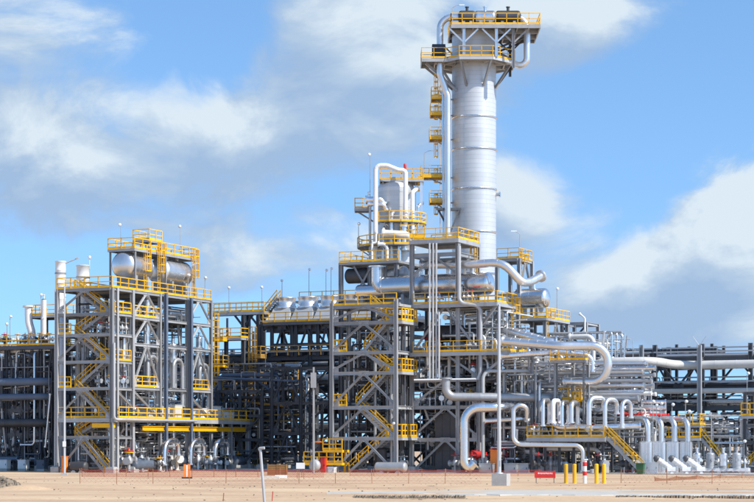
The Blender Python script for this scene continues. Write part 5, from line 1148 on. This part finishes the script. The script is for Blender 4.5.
# ================================================================== FOREGROUND
def foreground():
    # lamp post on its concrete block
    g = G(501, 130); t = thing('lamp_post', 'tall pale steel lamp post on a square concrete block', 'lamp post', g)
    b = MB(); b.box((0, 0, .45), (1.05, 1.05, .9)); b.build('concrete_block', 'concrete', t).rotation_euler = (0, 0, R(-18))
    h = W(0, 306, 130).z; b = MB(); b.sweep([(-.13, 0, .9), (-.13, 0, h)], [.15, .085], 12); b.lathe([(.28, .9), (.28, .95), (.16, .98)], 12, Matrix.Translation((-.13, 0, 0))); b.build('shaft', 'steel_light', t)
    b = MB(); b.lathe([(.1, h), (.1, h+.05), (.06, h+.1)], 10, Matrix.Translation((-.13, 0, 0))); b.box((-.13, -.13, 1.6), (.16, .04, .4)); b.build('cap', 'pipe_grey', t)
    g2 = G(64.5, 176); t = thing('lamp_post', 'slim pale pole rising before the left stair structure', 'lamp post', g2)
    h = W(0, 286, 176).z; b = MB(); b.sweep([(0, 0, 0), (0, 0, h)], [.11, .07], 10); b.build('shaft', 'steel_light', t); b = MB(); b.box((0, 0, .1), (.6, .6, .2)); b.build('concrete_block', 'concrete', t); b = MB(); b.box((0, -.12, 2.9), (.3, .14, .5)); b.build('control_box', 'white_paint', t)
    g2 = G(313.5, 188); t = thing('lamp_post', 'slim grey pole with a tall box before the dark middle frames', 'lamp post', g2)
    b = MB(); b.sweep([(0, 0, 0), (0, 0, 10.5)], [.13, .1], 10); b.build('shaft', 'steel', t); b = MB(); b.box((0, -.15, 9.2), (.55, .3, 1.5)); b.build('control_box', 'steel', t)
    # bollards
    for i, (px, lab) in enumerate(((566, 'yellow bollard nearest the red notice board'), (574.5, 'yellow bollard just left of the banded post'), (596.5, 'yellow bollard just right of the banded post'), (604, 'yellow bollard farthest from the red notice board'))):
        t = thing('bollard', lab, 'bollard', G(px, 139), 0, 'yellow bollards'); b = MB(); b.sweep([(0, 0, -.1), (0, 0, 1.42)], [.145]*2, 16); b.lathe([(.145*math.cos(R(a)), 1.42+.06*math.sin(R(a))) for a in range(0, 91, 15)], 16); b.build('post', 'yellow', t)
        b = MB(); b.lathe([(.2, 0), (.2, .03), (.147, .05)], 16); b.build('collar', 'concrete', t)
    t = thing('banded_post', 'grey pipe post with two red bands between the yellow bollards', 'post', G(584.8, 139)); b = MB(); b.sweep([(0, 0, -.1), (0, 0, 1.75)], [.15]*2, 16); b.sweep([(0, 0, 1.75), (0, 0, 1.82)], [.24]*2, 16); b.build('shaft', 'white_paint', t)
    for z in (.62, 1.3): b = MB(); b.lathe([(.153, z), (.156, z+.01), (.156, z+.29), (.153, z+.3)], 16); b.build('red_band', 'red', t)
    b = MB(); b.sweep([(-.3, 0, .9), (.55, 0, .95)], [.06]*2, 8); b.sweep([(.55, 0, .8), (.55, 0, 1.1)], [.14]*2, 8); b.build('valve_branch', 'pipe_grey', t)
    # red notice board
    t = thing('notice_board', 'red low notice board on two legs with white lettering', 'sign', G(545, 141), R(-8)); b = MB(); b.box((0, 0, .66), (1.55, .05, .52)); b.build('board', 'red', t)
    b = MB(); b.box((.72, .15, .66), (.05, .32, .56)); b.build('side_panel', 'orange', t)
    for x in (-.66, .66): b = MB(); b.bar((x, .04, 0), (x, .04, .9), .05); b.build('leg', 'steel_dark', t)
    b = MB(); x = -.52
    rr = random.Random(2)
    while x < .5:
        w = rr.uniform(.05, .09); b.box((x+w/2, -.03, .74+rr.uniform(-.01, .01)), (w, .008, .11)); x += w+(.04 if rr.random() < .8 else .12)
    b.build('lettering', 'white_paint', t)
    # leaning vent pole
    g = G(265, 92); p = pipe('pale leaning vent pipe with a hooked top standing in the foreground sand', [g+Vector((0, 0, -.2)), g+Vector((-.22, 0, 2.62)), g+Vector((-.30, 0, 2.74)), g+Vector((-.02, -.1, 2.76))], .068, 'steel_light', k=12, bend=.12, flange=False, name='vent_pipe')
    for px, py, h, m, lab in ((223, 501, .42, 'rust_line', 'rusty stake left of the leaning vent pipe'), (272, 501, .5, 'barrier', 'thin red stake right of the leaning vent pipe')):
        b = MB(); b.bar((0, 0, -.1), (.04, 0, h), .05); o = b.build('survey_stake', m); o.location = G(px, 98); tag(o, lab, 'stake')
    # orange delineator
    t = thing('traffic_delineator', 'orange and white upright delineator before the pumps', 'barrier', G(187, 160), R(6)); b = MB(); b.box((0, 0, .06), (.9, .6, .12)); b.build('base', 'black', t)
    b = MB(); b.box((-.17, 0, .66), (.22, .06, 1.08)); b.box((.17, 0, .66), (.22, .06, 1.08)); b.build('side_strip', 'orange', t); b = MB(); b.box((0, 0, .64), (.12, .04, 1.0)); b.build('centre_strip', 'white_paint', t)
    # crates, white board, bin
    for px, w, lab in ((273, .95, 'brown wooden crate left of the pair before the middle rack'), (282, 1.0, 'brown wooden crate beside the white slab before the middle rack')):
        t = thing('wooden_crate', lab, 'crate', G(px, 176), R(-6)); 
        b = MB(); b.box((0, 0, .5), (w-.08, .7, .92)); b.build('core', 'brown_box', t)
        for k in range(5):
            b = MB(); b.box((0, -.36, .12+k*.2), (w, .03, .17)); b.build('plank', 'brown_box', t)
        for x in (-w/2+.05, w/2-.05): b = MB(); b.box((x, -.39, .5), (.09, .03, 1.0)); b.build('batten', 'brown_box', t)
    b = MB(); b.box((0, 0, .12), (1.0, .8, .24)); o = b.build('concrete_slab', 'white_paint'); o.location = G(281, 163); tag(o, 'small pale slab lying before the brown crates', 'slab')
    b = MB(); b.box((0, 0, .1), (1.6, .5, .2)); o = b.build('concrete_slab', 'pale_slab'); o.location = G(270, 160); tag(o, 'long low slab beside the small pale slab', 'slab')
    t = thing('notice_board', 'small pale board on two thin legs before the braced frames', 'sign', G(300.5, 158), R(-5)); b = MB(); b.box((0, 0, 1.1), (.72, .04, .5)); b.build('board', 'white_paint', t)
    for x in (-.28, .28): b = MB(); b.bar((x, .04, -.05), (x, .04, 1.3), .04); b.build('leg', 'rust_line', t)
    t = thing('waste_bin', 'dark green wheeled bin at the foot of the yellow stair', 'bin', G(640.5, 181), R(-20)); b = MB(); vs = [(-.3, -.3, .1), (.3, -.3, .1), (.3, .3, .1), (-.3, .3, .1), (-.38, -.38, 1.0), (.38, -.38, 1.0), (.38, .38, 1.0), (-.38, .38, 1.0)]
    b.add(vs, [(3, 2, 1, 0), (0, 1, 5, 4), (1, 2, 6, 5), (2, 3, 7, 6), (3, 0, 4, 7), (4, 5, 6, 7)]); b.build('body', 'green', t); b = MB(); b.box((0, 0, 1.04), (.82, .84, .08)); b.build('lid', 'green', t)
    for x in (-.3, .3): b = MB(); b.lathe([(.1, -.03), (.1, .03)], 12, Matrix.Translation((x, .3, .1)) @ Matrix.Rotation(R(90), 4, 'Y')); b.build('wheel', 'black', t)
    # light orange mesh fence, panel by panel
    rf = random.Random(9)
    def netting(name, lab, grp, pts, h, step, wire, m, pm, sag=.05):
        for (a, c) in zip(pts, pts[1:]):
            t = thing(name, lab, 'fence', a, 0, grp); d = c-a; L_ = d.length; k = max(2, int(L_/step)); n_ = max(2, int(h/step)); b = MB()
            sg = rf.uniform(.3, 1)*sag
            def pt(i, j): f = i/k; return Vector((d.x*f, d.y*f, .04+(h-.04-sg*math.sin(math.pi*f))*j/n_))
            for i in range(k):
                for j in range(n_):
                    b.bar(pt(i, j), pt(i+1, j+1), wire); b.bar(pt(i, j+1), pt(i+1, j), wire)
            for j in (0, n_):
                for i in range(k): b.bar(pt(i, j), pt(i+1, j), wire*1.5)
            b.build('netting', m, t); b = MB(); b.bar((0, 0, -.1), (rf.uniform(-.04, .04), 0, h+.08), .045); b.build('post', pm, t)
    xs = [80+36.5*i for i in range(13)]
    netting('mesh_fence', 'thin orange mesh fence panel hung on rusty posts across the sand', 'light mesh fence panels', [G(x, 141-(x-80)*.004) for x in xs if x < 500], 1.02, .34, .006, 'barrier', 'rust_line')
    netting('mesh_fence', 'thin orange mesh fence panel right of the yellow bollards', 'mesh fence panels by the bollards', [G(x, 141) for x in (621, 667, 712, 760)], 1.0, .34, .006, 'barrier', 'rust_line')
    netting('barrier_netting', 'dense red barrier netting panel before the pumps and stairs', 'dense red barrier panels', [G(82+22*i, 168-.3*i) for i in range(12)], .7, .16, .015, 'barrier', 'rust_line', .15)
    netting('barrier_netting', 'dense red barrier netting panel before the main structure', 'red barrier panels before the main structure', [G(350+24*i, 172) for i in range(9)], .6, .17, .014, 'barrier', 'rust_line', .2)
    netting('barrier_netting', 'sagging dark red barrier netting before the metering skid', 'red barrier panels before the skid', [G(655, 148), G(676, 152), G(697, 157), G(720, 160), G(742, 161), G(762, 161)], .32, .12, .016, 'rust_line', 'rust_line', .2)
    # rows of dark blocks standing in for shadowed drain slots along the road edge
    me = None
    for x0, x1, Y, lab in ((353, 466, 104.2, 'row of dark blocks for shadowed drain slots along the road before the stair tower'), (616, 765, 103.6, 'row of dark blocks for shadowed drain slots along the road on the right')):
        t = thing('drain_edge', lab, 'drain', G(x0, Y)); n_ = int((x1-x0)/2.7); o = t.location; b = MB(); bl = MB()
        for i in range(n_):
            p = G(x0+(x1-x0)*(i+.5)/n_, Y)-o; s = rf.uniform(.8, 1.2); bl.box((p.x, p.y+rf.uniform(-.04, .04), .05), (.10*s, .16*s, .16*s), rf.uniform(-.4, .4))
        w = (G(x1, Y)-o).x; b.box((w/2, .16, .03), (w, .1, .14)); b.build('kerb', 'pale_slab', t); s_ = bl.build('stones', 'rock', t); s_['kind'] = 'stuff'
        if x0 < 500:
            g = MB()
            for i in range(260):
                f = rf.random(); x = w*f; y = -.05-rf.random()*1.6*math.sin(math.pi*f)**.7; s = rf.uniform(.02, .06); g.box((x, y, s*.3), (s*1.5, s, s), rf.uniform(0, 3))
            o_ = g.build('gravel', 'rock'); o_.location = t.location; o_['kind'] = 'stuff'; tag(o_, 'thin spread of grey gravel before the dark drain blocks', 'gravel')
    # gravel heap at the left edge
    b = MB(); nn_ = 34; c = G(3, 124); vs = []
    hp = lambda x, y: max(0, 1-(x/1.35)**2-(y/1.2)**2)
    for j in range(nn_+1):
        for i in range(nn_+1):
            x, y = -1.9+3.8*i/nn_, -1.7+3.4*j/nn_; vs.append((x, y, -.05+.72*hp(x, y)**.8*(1+.25*math.sin(5*x+2)*math.cos(6*y))+(rf.uniform(-.05, .05) if hp(x, y) > 0 else 0)))
    b.add(vs, [(j*(nn_+1)+i, j*(nn_+1)+i+1, (j+1)*(nn_+1)+i+1, (j+1)*(nn_+1)+i) for j in range(nn_) for i in range(nn_)]); 
    for i in range(260):
        a, r_ = rf.uniform(0, 6.28), rf.random()**.5*1.5; x, y = r_*math.cos(a), r_*.85*math.sin(a); s = rf.uniform(.04, .12); b.box((x, y, -.05+.72*hp(x, y)**.8+.03), (s, s*1.2, s), a)
    o = b.build('gravel_heap', 'rock'); o.location = c; tag(o, 'low heap of grey brown gravel dumped on the sand', 'gravel heap')
    b = MB(); vs = []; nn_ = 20
    for j in range(nn_+1):
        for i in range(nn_+1):
            x, y = -2.4+4.8*i/nn_, -1.5+3*j/nn_; f = max(0, 1-(x/2.2)**2-(y/1.3)**2); vs.append((x, y, -.04+.3*f**1.3+rf.uniform(-.01, .01)))
    b.add(vs, [(j*(nn_+1)+i, j*(nn_+1)+i+1, (j+1)*(nn_+1)+i+1, (j+1)*(nn_+1)+i) for j in range(nn_) for i in range(nn_)], True); o = b.build('sand_heap', 'sand'); o.location = G(24, 123); tag(o, 'low smooth sand heap beside the gravel heap', 'sand heap')
    # loose stones and clods on the sand
    b = MB()
    for i in range(550):
        Y = rf.uniform(98, 165); x = rf.uniform(-.2, .2)*Y; s = rf.choice([.02, .03, .04, .06]); b.box((x, Y, s*.3), (s*1.6, s*1.2, s), rf.uniform(0, 3))
    o = b.build('loose_stones', 'rock'); o['kind'] = 'stuff'; tag(o, 'scattered small stones lying on the sand', 'stones')
foreground()
